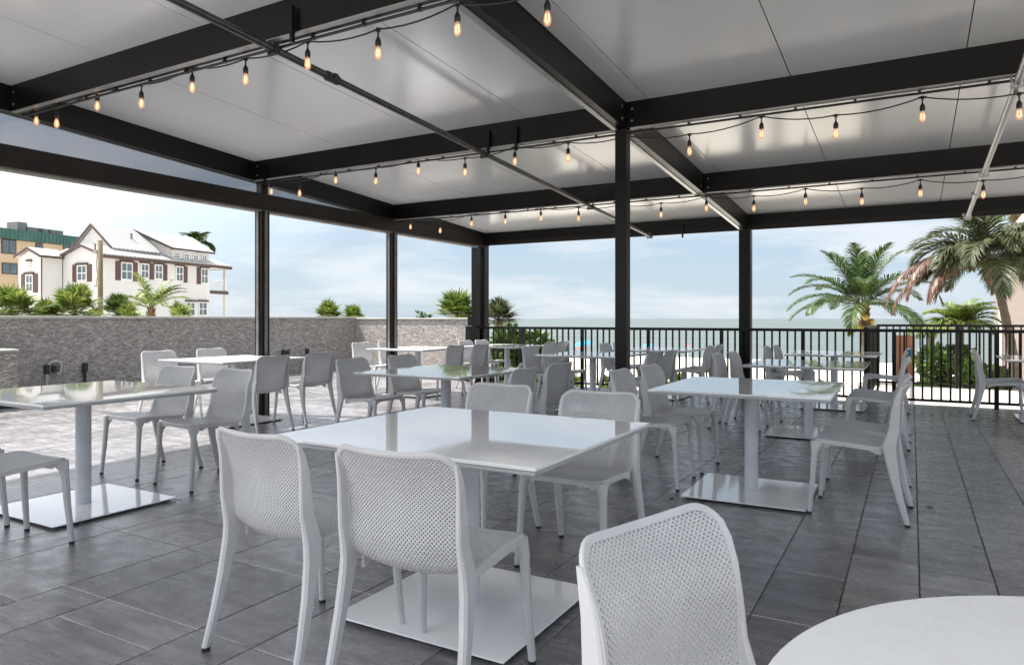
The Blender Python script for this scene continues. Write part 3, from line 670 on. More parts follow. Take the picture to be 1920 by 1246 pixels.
table(1.50, 10.45, 0, 'white table cut off by the right edge of the picture')

W_ = -90; E_ = -90
# heading: 0 = +Y, 180 = -Y, -90 = +X, 90 = -X
chs = [
 (-2.015, 1.69, -4, 'perforated chair seen from behind at the foreground table, left of the near two'),
 (-1.37, 1.66, 3, 'perforated chair seen from behind at the foreground table, right of the near two'),
 (-1.46, 3.56, 180, 'chair facing the camera behind the foreground table, right of the far two'),
 (-2.14, 3.66, 177, 'chair facing the camera behind the foreground table, left of the far two'),
 (-5.31, 3.76, 180, 'chair on the far side of the left-edge table, left of its two'),
 (-4.59, 3.74, 176, 'chair on the far side of the left-edge table, right of its two'),
 (-4.20, 1.62, 0, 'chair cropped by the left edge with only seat and front legs showing'),
 (-4.84, 1.60, 0, 'chair almost hidden beyond the left edge, one slim leg showing'),
 (-8.02, 5.35, -90, 'sunlit pale chair beside the stone wall, leftmost at the first post table'),
 (-8.06, 6.12, -88, 'sunlit pale chair beside the stone wall, second at the first post table'),
 (-5.88, 5.28, 92, 'shaded chair seen from behind under the first left post'),
 (-5.98, 6.05, 90, 'shaded chair seen from behind just right of the first left post'),
 (-4.88, 5.32, -90, 'chair on the left side of the middle table, nearer of two'),
 (-4.86, 6.08, -92, 'chair on the left side of the middle table, farther of two'),
 (-2.70, 5.02, 92, 'dark backed chair on the right side of the middle table, nearer of two'),
 (-2.72, 5.72, 88, 'dark backed chair on the right side of the middle table, farther of two'),
 (-7.96, 8.92, -90, 'sunlit chair at the short stone wall, left of the second post'),
 (-7.96, 9.57, -90, 'sunlit chair at the short stone wall, touching the second post'),
 (-5.87, 8.70, 90, 'shaded chair seen from behind between second post and corner post, left one'),
 (-5.78, 9.27, 90, 'shaded chair seen from behind in front of the corner post'),
 (-7.00, 10.60, -90, 'far white chair just left of the corner post'),
 (-6.96, 11.08, -90, 'far white chair right at the foot of the corner post'),
 (-5.30, 10.72, 90, 'far chair right of the corner table before green bushes, nearer one'),
 (-5.28, 11.18, 90, 'far chair right of the corner table against the railing'),
 (-4.76, 8.85, -90, 'chair left of the blue reflecting table, nearer of two'),
 (-4.70, 9.37, -90, 'chair left of the blue reflecting table, farther of two'),
 (-2.69, 8.26, 90, 'chair right of the inner post with its back to us, nearer of two'),
 (-2.62, 8.75, 90, 'chair right of the inner post with its back to us, farther of two'),
 (-4.30, 10.55, -90, 'far chair left of the railing table, blue umbrella behind, nearer one'),
 (-4.29, 11.10, -90, 'far chair at the railing hidden partly by the inner post'),
 (-2.56, 10.50, 90, 'far chair before the railing, left of the seaside post, nearer one'),
 (-2.55, 11.02, 90, 'far chair before the railing, left of the seaside post, farther one'),
 (-1.98, 5.14, -89, 'chair left of the right front table, nearest, under the inner post'),
 (-1.96, 5.80, -92, 'chair left of the right front table, the farther one'),
 (-.02, 4.98, 88, 'chair in side view right of the right front table, nearest the camera'),
 (-.02, 5.62, 91, 'chair in side view right of the right front table, half hidden behind another'),
 (-1.96, 8.16, -90, 'chair before the seaside post, left of the second right table, nearer'),
 (-1.88, 8.62, -90, 'chair touching the seaside post, left of the second right table, farther'),
 (-.03, 7.72, 90, 'chair in side view right of the second right table, nearer of two'),
 (-.03, 8.22, 90, 'chair in side view right of the second right table, farther of two'),
 (-1.84, 10.60, -90, 'far chair right of the seaside post, nearer of two overlapping'),
 (-1.76, 10.95, -90, 'far chair right of the seaside post, farther of two overlapping'),
 (-.04, 10.62, 90, 'far chair in side view by the railing, right of the last table'),
 (.64, 10.28, -90, 'chair in side view facing right before the right-hand railing, nearer one'),
 (.68, 10.72, -90, 'chair facing right before the right-hand railing, hidden behind its twin'),
 (-.455, 1.33, -108, 'big chair in the foreground cropped below, next to the round table'),
]
for c_ in chs: chair(*c_)
# round table in the foreground
rt = empty('round_table', (.375, .965, 0), 'round pale stone patterned tabletop cropped by the lower right corner', 'table')
mb = MB(); mb.lathe([(.540, .722), (.549, .727), (.549, .746), (.544, .750)], 96); mb.build('tabletop', M['round'], rt, 'auto')
mb = MB(); mb.lathe([(.05, .02), (.05, .7)], 24); mb.build('pedestal', M['pedestal'], rt, 'auto')
mb = MB(); mb.lathe([(.30, 0), (.30, .016), (.29, .02)], 48); mb.build('base_plate', M['plate'], rt, 'auto')
mb = MB(); mb.lathe([(.15, .712), (.15, .7215)], 24); mb.build('support_plate', M['under'], rt, 'auto')

# ------------------------------------------------------------------ palms
def frond(mb, base, az, el, Ln, curl, nl=46, lw=.035, ll=.55, droop=.5, stem=.012, hang=0.0, rnd=random):
    p = Vector(base); h = Vector((math.cos(az), math.sin(az), 0)); side = Vector((-math.sin(az), math.cos(az), 0)); path = []; K = 14
    e = el
    tw = rnd.uniform(-.25, .25)
    for k in range(K + 1):
        path.append(p.copy()); e -= curl / K * (.5 + k / K); p = p + (h * math.cos(e) + Vector((0, 0, 1)) * math.sin(e) + side * tw * .12 * k / K) * (Ln / K)
    mb.tube(path, [stem * (1 - .85 * k / K) for k in range(K + 1)], 4)
    for i in range(nl):
        t_ = .14 + .86 * (i + rnd.random() * .6) / nl; q = min(t_, .999) * K; k = int(q); c0 = path[k].lerp(path[k + 1], q - k); dr = (path[k + 1] - path[k]).normalized()
        up = side.cross(dr).normalized()
        if up.z < 0: up = -up
        lf = ll * (math.sin(math.pi * min(1, .12 + t_ * .88)) ** .6) * rnd.uniform(.8, 1.1) + .05
        for s_ in (-1, 1):
            sd_ = side * s_
            d1 = (sd_ * (.85 - .35 * t_) + dr * (.45 + .6 * t_) + up * (.30 - hang) + Vector((0, 0, -.25 * droop)) + Vector((rnd.uniform(-.12, .12), rnd.uniform(-.12, .12), rnd.uniform(-.12, .12)))).normalized()
            m1 = c0 + d1 * lf * .5; d2 = (d1 + Vector((0, 0, -droop - hang))).normalized(); m2 = m1 + d2 * lf * .5
            wv_ = dr.cross(d1).cross(d1).normalized() * lw * .5
            mb.add([c0 - wv_ * .6, c0 + wv_ * .6, m1 + wv_, m1 - wv_, m2], [(0, 1, 2, 3), (3, 2, 4)])
def trunk(mb, p0, p1, r0, r1, bend=(0, 0), n=12):
    p0, p1 = Vector(p0), Vector(p1); path = []; rr = []
    K = 22
    for k in range(K + 1):
        t_ = k / K; c_ = p0.lerp(p1, t_) + Vector((bend[0], bend[1], 0)) * math.sin(math.pi * t_); path.append(c_); rr.append((r0 + (r1 - r0) * t_) * (1 + (.06 if k % 2 else -.03)))
    mb.tube(path, rr, n)
def pinnate(name, base, top, label, specs, leaf='leaf', r0=.16, r1=.11, bend=(0, 0), cat_='palm tree', extra=None, boots=True, nl=46, lw=.035, ll=.5, seed=1, group=None):
    rnd = random.Random(seed); e = empty(name, base, label, cat_, group); b0 = Vector(base); tp = Vector(top) - b0
    mb = MB(); trunk(mb, (0, 0, 0), tp, r0, r1, bend); mb.build('trunk', M['trunk'], e, True)
    if boots:
        mb = MB()
        for i in range(16):
            a = i * 2.4; q = tp - Vector((0, 0, .05 + .03 * i)); d_ = Vector((math.cos(a), math.sin(a), 1.1)).normalized(); s_ = Vector((-math.sin(a), math.cos(a), 0)) * r1 * .55
            mb.add([q - s_, q + s_, q + d_ * r1 * 2.4 + s_ * .5, q + d_ * r1 * 2.4 - s_ * .5, q + Vector((math.cos(a), math.sin(a), 0)) * r1 * 1.25], [(0, 1, 2, 3), (1, 0, 4), (2, 1, 4), (3, 2, 4), (0, 3, 4)])
        mb.build('leaf_boots', M['boot'], e)
    mb = MB()
    for (az, el, Ln, curl) in specs: frond(mb, tp + Vector((math.cos(az), math.sin(az), 0)) * r1 * .5, az, el, Ln, curl, nl=nl, lw=lw, ll=ll, rnd=rnd)
    mb.build('crown', M[leaf], e)
    if extra: extra(e, tp, rnd)
    return e
rx = math.atan2(RT.y, RT.x)       # azimuth of the picture's right
def at(x, d, y=None, z=None):
    lat = (x - 960) / 1322 * d
    if z is None: z = 1.22 + (597 - y) * d / 1322
    return cw(lat, d, z)
# palm 1 right of the seaside post (coconut)
d1 = 20.0; pt = at(1617, d1, 572); pb = at(1632, d1, z=-3)
def coco(e, tp, rnd):
    for i in range(15):
        mb = MB(); a = rnd.random() * 6.28; c_ = tp + Vector((math.cos(a) * .24, math.sin(a) * .24, -.34 - rnd.random() * .36)); r_ = .085
        mb.lathe([(.005, -r_), (r_ * .6, -r_ * .8), (r_ * .95, -.2 * r_), (r_ * .9, r_ * .4), (r_ * .5, r_ * .9), (.005, r_)], 8, c_)
        mb.build('coconut', M['coconut'], e, True)
rd = random.Random(11); fr = []
for i in range(6): fr.append((rx + i * 1.05 + rd.uniform(-.2, .2), R(rd.uniform(66, 84)), 1.95, rd.uniform(.5, .9)))
for i in range(8): fr.append((rx + i * .785 + .3 + rd.uniform(-.15, .15), R(rd.uniform(38, 58)), 2.1, rd.uniform(1.1, 1.6)))
for i in range(9): fr.append((rx + i * .7 + rd.uniform(-.15, .15), R(rd.uniform(8, 28)), 2.0, rd.uniform(1.1, 1.7)))
fr += [(rx + math.pi, R(28), 2.2, 1.3), (rx + math.pi * .86, R(52), 2.1, 1.1), (rx + .15, R(40), 1.9, 1.4)]
pinnate('coconut_palm', pb, pt, 'green coconut palm with yellow nuts beyond the railing right of the seaside post', fr, leaf='leaf', r0=.17, r1=.13, nl=84, lw=.024, ll=.50, seed=3, bend=(.1, 0), extra=coco)
# palm 2: drooping olive palm with a dead frond at the right
d2 = 15.0; pt = at(1858, d2, 488); pb = at(1912, d2, z=-.5)
def dead(e, tp, rnd):
    mb = MB()
    for (daz, el, ln, cu) in ((math.pi, 20, 2.75, 1.75), (math.pi * .96, 8, 2.5, 1.5), (math.pi * 1.05, 28, 2.6, 2.1), (math.pi * 1.1, 14, 2.2, 1.7)): frond(mb, tp, rx + daz, R(el), ln, cu, nl=100, lw=.018, ll=.40, droop=1.1, hang=.35, rnd=rnd)
    mb.build('dead_fronds', M['leaf_dead'], e)
fr = []
for i in range(11): fr.append((rx + i * .571 + rd.uniform(-.2, .2), R(rd.uniform(35, 68)), 1.75, rd.uniform(1.4, 2.2)))
for i in range(11): fr.append((rx + i * .571 + .2 + rd.uniform(-.2, .2), R(rd.uniform(5, 30)), 1.65, rd.uniform(1.3, 2.0)))
for i in range(16): fr.append((rx + i * .4 + .4 + rd.uniform(-.3, .3), R(rd.uniform(5, 75)), 1.5, rd.uniform(1.2, 2.2)))
fr += [(rx, R(25), 1.6, 1.8), (rx + .3, R(10), 1.5, 1.6), (rx - .4, R(40), 1.6, 2.2), (rx + math.pi, R(48), 1.95, 1.7), (rx + math.pi * .9, R(30), 1.6, 1.8), (rx + math.pi, R(20), 1.5, 1.5), (rx + math.pi * 1.1, R(38), 1.6, 1.6)]
pinnate('drooping_palm', pb, pt, 'big leaning palm with drooping olive fronds and a dead brown frond at right', fr, leaf='leaf_grey', r0=.10, r1=.07, bend=(.05, 0), nl=80, lw=.024, ll=.52, seed=5, extra=dead)
pt = at(1905, 24, 395); pb = at(1930, 24, z=-3)
pinnate('tall_palm', pb, pt, 'bright green palm frond tips showing beside the roof gable at upper right', [(rx + math.pi * a, R(el), 1.9, cu) for a, el, cu in ((1, 35, 1.3), (.92, 5, 1.2), (1.1, -12, .9), (.6, 40, 1.5), (0, 40, 1.5), (.3, 20, 1.2), (1.4, 30, 1.4), (1.02, 60, 1.3))], leaf='leaf', nl=40, ll=.6, lw=.045, seed=6)
# small bright palms between
pt = at(1800, 17, 612); pb = at(1803, 17, z=-3)
pinnate('young_palm', pb, pt, 'bushy bright green young palm low behind the right railing', [(rx + i * .45 + rd.uniform(-.2, .2), R(rd.uniform(25, 80)), rd.uniform(.7, 1.0), rd.uniform(.9, 1.7)) for i in range(34)], leaf='leaf_bright', r0=.1, r1=.08, nl=30, ll=.32, lw=.03, seed=8, boots=False)
pt = at(1745, 21, 632); pb = at(1747, 21, z=-3)
pinnate('young_palm', pb, pt, 'small green palm left of the bushy young palm, over the far railing', [(rx + i * .6 + rd.uniform(-.2, .2), R(rd.uniform(30, 75)), rd.uniform(.5, .8), rd.uniform(.9, 1.6)) for i in range(14)], leaf='leaf_bright', r0=.1, r1=.07, nl=26, ll=.3, lw=.03, seed=9, boots=False)
# coconut palm before the white house
pt = at(283, 24, 577); pb = at(285, 24, z=-3)
fr = [(rx + i * .62 + rd.uniform(-.2, .2), R(el), ln, cu) for i, (el, ln, cu) in enumerate([(60, 1.35, 1.2), (40, 1.3, 1.0), (72, 1.3, .8), (35, 1.3, .9), (55, 1.4, 1.1), (45, 1.25, 1.3), (30, 1.2, 1.2), (78, 1.35, .7), (50, 1.4, 1.4), (25, 1.2, .9), (62, 1.3, 1.0)])]
fr += [(rx, R(48), 1.3, .9), (rx + math.pi, R(45), 1.45, 1.3), (rx + math.pi, R(20), 1.2, 1.0)]
pinnate('coconut_palm', pb, pt, 'yellow-green coconut palm in front of the white house, above the stone wall', fr, leaf='leaf_bright', r0=.13, r1=.10, nl=40, ll=.34, lw=.034, seed=12)
pt = at(370, 78, 455); pb = at(372, 78, z=-3)
pinnate('tall_palm', pb, pt, 'dark palm crown rising behind the right end of the white house roof', [(rx + i * .55, R(rd.uniform(-5, 70)), 2.0, rd.uniform(.9, 1.8)) for i in range(22)], leaf='leaf', r0=.2, r1=.16, nl=30, ll=.9, lw=.11, seed=14)

def fan_palm(x, y, d, rad, label, n=40, leaf='leaf_bright', zb_=-3, seed=1, up=.15, group='fan palms above the stone wall', name='fan_palm'):
    rnd = random.Random(seed); tp_w = at(x, d, y); b0 = Vector((tp_w.x, tp_w.y, zb_)); e = empty(name, b0, label, 'palm tree', group); tp = tp_w - b0
    mb = MB(); trunk(mb, (0, 0, 0), tp, .14, .11); mb.build('trunk', M['trunk'], e, True)
    mb = MB()
    for i in range(n):
        a = i * 2.399; el = R(rnd.uniform(-20, 85)); dr = Vector((math.cos(a) * math.cos(el), math.sin(a) * math.cos(el), math.sin(el))); pl = rad * rnd.uniform(.35, .55)
        c0 = tp + dr * pl; mb.tube([tp, tp + dr * pl * .5 + Vector((0, 0, .02)), c0], .008, 4)
        s_ = dr.cross(Vector((0, 0, 1))).normalized(); nrm = s_.cross(dr).normalized()
        for k in range(22):
            th = R(-115 + 230 * k / 21 + rnd.uniform(-3, 3)); ln = rad * rnd.uniform(.48, .62) * (1 - .25 * abs(th) / 2)
            dd = dr * math.cos(th) + s_ * math.sin(th) + nrm * (.22 * abs(math.sin(th)) + .05); dd.normalize()
            m1 = c0 + dd * ln * .6; m2 = m1 + (dd + Vector((0, 0, -rnd.uniform(.2, .7)))).normalized() * ln * .45
            wv_ = dd.cross(nrm).normalized() * ln * .055
            mb.add([c0 - wv_ * .3, c0 + wv_ * .3, m1 + wv_, m1 - wv_, m2], [(0, 1, 2, 3), (3, 2, 4)])
    mb.build('crown', M[leaf], e)
fan_palm(22, 592, 17, .80, 'fan palm below the peach building at the far left edge', seed=1)
fan_palm(85, 600, 18, .55, 'low fan palm under the tower bay of the white house', seed=2)
fan_palm(140, 590, 18, .85, 'round fan palm between tower bay and utility pole', seed=3, n=46)
fan_palm(222, 590, 20, .65, 'dark fan palm just right of the utility pole', seed=4, leaf='leaf')
fan_palm(616, 596, 24, .66, 'fan palm above the wall right of the first left post', seed=5)
fan_palm(662, 598, 25, .58, 'small fan palm over the corner of the stone wall', seed=6)
fan_palm(243, 602, 19, .55, 'yellowish low palm between dark fan palm and coconut palm', seed=16, n=16)
fan_palm(335, 602, 20, .62, 'low palm below the right side windows of the white house', seed=17, n=16)
fan_palm(178, 604, 19, .48, 'very low fan palm at the foot of the utility pole', seed=18, n=14)
fan_palm(858, 594, 22, .95, 'bushy fan palm between the second left post and corner post', seed=7, n=52)
fan_palm(935, 602, 20, .72, 'fan palm just right of the corner post above the railing', seed=8, n=46, leaf='leaf_grey')
fan_palm(1452, 700, 16, .3, 'tiny yellow-green palm low behind the railing right of the seaside post', seed=28, n=10)

def bush(x, y, d, w_, h, label, n=900, leaf='leaf_bush', zb_=-3, seed=1, lsz=.09, group=None, name='shrub'):
    rnd = random.Random(seed); top = at(x, d, y); b0 = Vector((top.x, top.y, zb_)); H_ = top.z - zb_
    e = empty(name, b0, label, 'shrub', group); mb = MB()
    for i in range(5):
        a = rnd.random() * 6.28; mb.tube([(0, 0, 0), (math.cos(a) * w_ * .2, math.sin(a) * w_ * .2, H_ * .5), (math.cos(a) * w_ * .5, math.sin(a) * w_ * .5, H_ * .85)], [.05, .03, .01], 5)
    mb.build('stems', M['trunk'], e)
    blobs = [(Vector((rnd.uniform(-w_, w_) * .7, rnd.uniform(-w_, w_) * .7, H_ - h * rnd.uniform(.25, .85))), rnd.uniform(.28, .5) * min(w_, h)) for _ in range(12)]
    mb = MB()
    for i in range(n):
        c_, r_ = rnd.choice(blobs); v = Vector((rnd.gauss(0, 1), rnd.gauss(0, 1), rnd.gauss(0, 1))).normalized() * r_ * rnd.uniform(.6, 1.08)
        p = c_ + v; q = (v.normalized() + Vector((rnd.uniform(-.8, .8), rnd.uniform(-.8, .8), rnd.uniform(-.3, .9)))).normalized(); s_ = q.cross(Vector((rnd.random(), rnd.random(), rnd.random()))).normalized() * lsz * .35
        L_ = lsz * rnd.uniform(.7, 1.4); mb.add([p, p + q * L_ * .5 + s_, p + q * L_, p + q * L_ * .5 - s_], [(0, 1, 2, 3)])
    mb.build('foliage', M[leaf], e)
bush(962, 606, 17.5, .75, 1.7, 'dense green shrub behind the railing right of the corner post', n=3200, seed=1, lsz=.16)
bush(1000, 628, 18, .5, 1.2, 'smaller green shrub seen through the railing, right of the dense one', n=1800, seed=2, lsz=.15)
bush(925, 640, 16.5, .5, 1.6, 'green shrub low behind the railing beside the corner post', n=2000, seed=3, lsz=.15)
bush(792, 578, 20, .24, .7, 'small leafy shrub tip above the short stone wall', n=180, seed=4, lsz=.13)
bush(1785, 618, 16.6, .8, 2.4, 'tall green hedge shrub behind the far right railing, left one', n=3600, seed=5, lsz=.16)
bush(1865, 640, 16.4, .7, 2.4, 'green hedge shrub behind the far right railing by the leaning palm', n=3200, seed=6, lsz=.16)
for i, (x, y, d) in enumerate(((1070, 704, 14), (1150, 708, 13.6), (1252, 702, 13.6), (1540, 722, 13.2), (960, 690, 15), (1020, 696, 14.5))):
    bush(x, y, d, .34, .35, ['low grass clump behind the railing under the blue reflecting table', 'low plant behind the railing beside the inner post', 'low plant behind the railing right of the inner post', 'low plant at the railing foot right of the last table pedestal', 'low plant behind the railing under the corner table', 'low plant behind the railing beside the corner table chairs'][i], n=260, seed=20 + i, leaf='leaf_bright', lsz=.12, group='low plants at the railing foot', name='low_plant')

# ------------------------------------------------------------------ beach umbrellas
def umbrella(x, y, d, mat, label, r_=1.1):
    tp = at(x, d, y); e = empty('beach_umbrella', (tp.x, tp.y, -3.1), label, 'umbrella', 'umbrellas on the beach'); H_ = tp.z + 3.1
    mb = MB(); mb.tube([(0, 0, 0), (.05, 0, H_)], .025, 6); mb.build('pole', M['frame_white'], e)
    mb = MB(); mb.lathe([(.02, H_), (r_ * .4, H_ - .09 * r_), (r_ * .8, H_ - .27 * r_), (r_, H_ - .42 * r_), (r_ * .97, H_ - .43 * r_), (r_ * .4, H_ - .12 * r_), (.02, H_ - .04 * r_)], 8); mb.build('canopy', mat, e)
umbrella(1096, 637, 62, M['umb_blue'], 'blue beach umbrella seen through the railing left of the inner post', .85)
umbrella(1088, 642, 64, M['umb_blue'], 'second blue beach umbrella, slightly lower and left of the first', .7)
umbrella(1217, 643, 60, M['umb_blue'], 'blue beach umbrella on the sand right of the inner post', .55)
umbrella(1145, 650, 58, M['umb_blue'], 'blue beach umbrella nearly hidden by the inner post', .45)
umbrella(1289, 645, 60, M['umb_red'], 'small red beach umbrella left of the seaside post', .22)
umbrella(1085, 650, 60, M['umb_red'], 'small red beach umbrella under the blue pair', .28)

# ------------------------------------------------------------------ white house
aH = math.atan((1430 - 960) / 1322); e1c = (math.sin(aH), math.cos(aH)); e2c = (math.cos(aH), -math.sin(aH))
O_ = cw(-29.1, 50, 0); e1 = (cw(*e1c, 0)); e2 = (cw(*e2c, 0))
azH = math.atan2(e1.y, e1.x)      # local x = along facade (s); local -y = outward facade
hs = empty('white_house', (O_.x, O_.y, -3), 'white stucco beach house with brown shutters and pale metal roof', 'house', rz=azH)
# local coords: (s, t, z) with t positive into the house; rot maps +x to e1, +y to e1 rotated 90deg ccw (= -e2)
ZO = 3
def hb(mb, s0, s1, t0, t1, z0, z1): return mb.box((s0, t0, z0 + ZO), (s1, t1, z1 + ZO))
mb = MB(); hb(mb, 0, 10.36, 0, 5.2, -3, 5.70); mb.prism([(0, 0, 5.70 + ZO), (0, 3.77, 5.70 + ZO), (0, 1.88, 6.40 + ZO)], (1.8, 0, 0))
hb(mb, -1.62, -.003, 3.78, 6.05, -3, 5.58); mb.prism([(-1.62, 3.78, 5.58 + ZO), (-1.62, 6.05, 5.58 + ZO), (-1.62, 4.9, 6.12 + ZO)], (.5, 0, 0))
mb.prism([(1.5, .75, 5.7 + ZO), (1.5, 4.6, 5.7 + ZO), (1.5, 4.45, 6.4 + ZO), (1.5, 2.6, 8.02 + ZO), (1.5, .75, 6.4 + ZO)], (3.6, 0, 0))
mb.build('wall', M['white_wall'], hs)
mb = MB(); mb.prism([(5.1, 2.6, 5.6 + ZO), (5.1, 2.6, 8.0 + ZO), (6.6, .22, 6.72 + ZO), (6.6, .22, 5.6 + ZO)], (.08, 0, 0)); hb(mb, 6.5, 10.5, .2, 2.6, 5.6, 6.70)
mb.build('dormer', M['white_wall'], hs)
def slab(mb, pts, th=.12):
    P3 = [Vector((a, b_, c_ + ZO)) for a, b_, c_ in pts]; n_ = (P3[1] - P3[0]).cross(P3[2] - P3[0]).normalized()
    if n_.z < 0: n_ = -n_
    mb.prism(P3, n_ * th)
mb = MB()
slab(mb, [(1.3, 2.6, 8.14), (5.6, 2.6, 8.14), (5.6, .5, 6.30), (1.3, .5, 6.30)])
slab(mb, [(1.3, 2.6, 8.14), (5.6, 2.6, 8.14), (5.6, 4.7, 6.30), (1.3, 4.7, 6.30)])
slab(mb, [(5.0, 2.6, 8.17), (11.0, 2.6, 8.17), (10.8, -.05, 6.76), (6.3, -.05, 6.76)])
slab(mb, [(5.0, 2.6, 8.17), (11.0, 2.6, 8.17), (11.0, 5.4, 6.4), (5.0, 5.4, 6.4)])
slab(mb, [(-.1, -.25, 5.72), (12.65, -.25, 5.72), (11.2, 1.3, 6.45), (0.4, .9, 6.42)])
slab(mb, [(12.65, -.25, 5.72), (12.65, 5.45, 5.72), (11.0, 3.5, 6.6), (11.2, 1.3, 6.45)])
slab(mb, [(-.2, 1.88, 6.50), (1.6, 1.88, 6.50), (1.6, -.2, 5.73), (-.2, -.2, 5.73)], .1)
slab(mb, [(-.2, 1.88, 6.50), (1.6, 1.88, 6.50), (1.6, 3.95, 5.73), (-.2, 3.95, 5.73)], .1)
slab(mb, [(-1.8, 4.9, 6.2), (.4, 4.9, 6.2), (.4, 3.6, 5.60), (-1.8, 3.6, 5.60)], .1)
slab(mb, [(-1.8, 4.9, 6.2), (.4, 4.9, 6.2), (.4, 6.25, 5.60), (-1.8, 6.25, 5.60)], .1)
slab(mb, [(.3, 3.9, 5.74), (.3, 5.4, 5.74), (1.6, 5.4, 6.4), (1.6, 3.9, 6.4)], .1)
rf = mb.build('roof', M['seam'], hs)
mb = MB(); mb.tube([(3.9, 1.55, 7.2 + ZO), (3.9, 1.55, 7.75 + ZO)], .09, 8); mb.build('vent', M['roof_unit'], rf)
mb = MB()
def tr(a, b_, h=.16, w_=.08):
    A, B = Vector((a[0], a[1], a[2] + ZO)), Vector((b_[0], b_[1], b_[2] + ZO)); d_ = (B - A); s_ = d_.cross(Vector((0, 0, 1))).normalized() * w_
    mb.obox(A - s_ / 2 - Vector((0, 0, h)), d_, s_, (0, 0, h))
tr((-.1, -.29, 5.72), (12.69, -.29, 5.72), .2); tr((12.69, -.29, 5.72), (12.69, 5.45, 5.72), .2)
tr((1.26, 2.6, 8.24), (1.26, .5, 6.42)); tr((1.26, 2.6, 8.24), (1.26, 4.7, 6.42))
tr((4.96, 2.6, 8.28), (6.22, -.09, 6.86)); tr((6.22, -.09, 6.84), (10.85, -.09, 6.84), .14)
tr((-.24, 1.88, 6.58), (-.24, -.25, 5.80)); tr((-.24, 1.88, 6.58), (-.24, 3.95, 5.80)); tr((-1.84, 4.9, 6.28), (-1.84, 3.6, 5.68)); tr((-1.84, 4.9, 6.28), (-1.84, 6.25, 5.68)); tr((-1.8, 3.56, 5.68), (-.1, 3.56, 5.68))
mb.box((-1.66, 3.72, 0), (-1.60, 3.777, 5.5 + ZO)); mb.box((-.04, 3.75, 0), (-.003, 3.777, 5.6 + ZO))
mb.build('trim', M['trim_brown'], hs)
def win(s, t, z0, z1, w_, face, sh=(1, 1), label=None, mull=1, hood=True):
    """face 's' : on long facade (outward -y); face 'f': on front (outward -x)"""
    def bx(mb, u0, u1, a, b_, p0, p1):
        if face == 's': mb.box((s + u0, t - p1, a + ZO), (s + u1, t - p0, b_ + ZO))
        else: mb.box((s - p1, t + u0, a + ZO), (s - p0, t + u1, b_ + ZO))
    h = w_ / 2; mb = MB()
    bx(mb, -h, -h + .07, z0, z1, .01, .07); bx(mb, h - .07, h, z0, z1, .01, .07); bx(mb, -h + .07, h - .07, z0, z0 + .08, .01, .07); bx(mb, -h + .07, h - .07, z1 - .08, z1, .01, .07); bx(mb, -h + .07, h - .07, (z0 + z1) / 2 - .03, (z0 + z1) / 2 + .03, .01, .06)
    for k in range(mull): c_ = -h + w_ * (k + 1) / (mull + 1); bx(mb, c_ - .025, c_ + .025, z0 + .08, z1 - .08, .01, .055)
    f_ = mb.build('window', M['frame_white'], hs)
    mb = MB(); bx(mb, -h + .05, h - .05, z0 + .05, z1 - .05, .008, .03); mb.build('pane', M['glass_dark'], f_)
    for k, q in enumerate(sh):
        if q:
            mb = MB(); sg = -1 if k == 0 else 1; a, b_ = sorted((sg * (h + .03), sg * (h + .45))); bx(mb, a, b_, z0 - .05, z1 + .05, .01, .06); mb.build('shutter', M['shutter'], f_)
    if hood: mb = MB(); bx(mb, -h - .1, h + .1, z1 + .02, z1 + .16, .01, .14); mb.build('hood', M['trim_brown'], f_)
def s_of(x, t=0):
    k = (x - 960) / 1322; a0 = -29.1 - t * e2c[0]; b0 = 50 - t * e2c[1]; return (k * b0 - a0) / (e1c[0] - k * e1c[1])
def zat(s, y, t=0): return 1.22 + (597 - y) * (50 + s * e1c[1] - t * e2c[1]) / 1322
for x, y0, y1, w_, sh in ((237, 492, 525, 1.0, (1, 1)), (271, 494, 522, .75, (0, 1)), (297, 496, 524, .75, (0, 1)), (336, 499, 528, .75, (0, 1)), (383, 503, 532, .8, (1, 0))):
    s = s_of(x); win(s, 0, zat(s, y1), zat(s, y0), w_, 's', sh)
s = s_of(357); win(s, 0, zat(s, 592), zat(s, 566), .95, 's', (0, 0)); s = s_of(380); win(s, 0, zat(s, 592), zat(s, 566), .95, 's', (0, 0))
win(0, 1.85, 3.9, 5.05, .95, 'f', (1, 1)); win(-1.62, 4.92, 3.1, 4.35, .72, 'f', (1, 1)); win(-1.62, 4.92, 4.85, 5.25, .3, 'f', (0, 0), mull=0)
for k in range(4): win(7.0 + k * .98, .2, 6.02, 6.52, .6, 's', (0, 0), hood=False)
# porch
mb = MB(); hb(mb, 10.37, 12.5, 0, 5.2, 3.35, 3.62); hb(mb, 10.37, 12.5, .1, 5.2, 5.55, 5.70); hb(mb, 12.2, 12.42, .02, .24, -3, 3.34); hb(mb, 12.2, 12.42, .02, .24, 3.63, 5.54); hb(mb, 12.2, 12.42, 4.9, 5.12, -3, 3.34); hb(mb, 12.2, 12.42, 4.9, 5.12, 3.63, 5.54)
pc = mb.build('porch', M['white_wall'], hs)
mb = MB(); hb(mb, 10.4, 12.54, -.06, -.005, 3.32, 3.60); mb.build('fascia', M['trim_brown'], pc)
mb = MB(); hb(mb, 10.4, 12.2, .08, .12, 4.5, 4.56)
for k in range(18): hb(mb, 10.45 + k * .1, 10.47 + k * .1, .09, .11, 3.62, 4.5)
mb.build('porch_rail', M['frame_white'], pc)

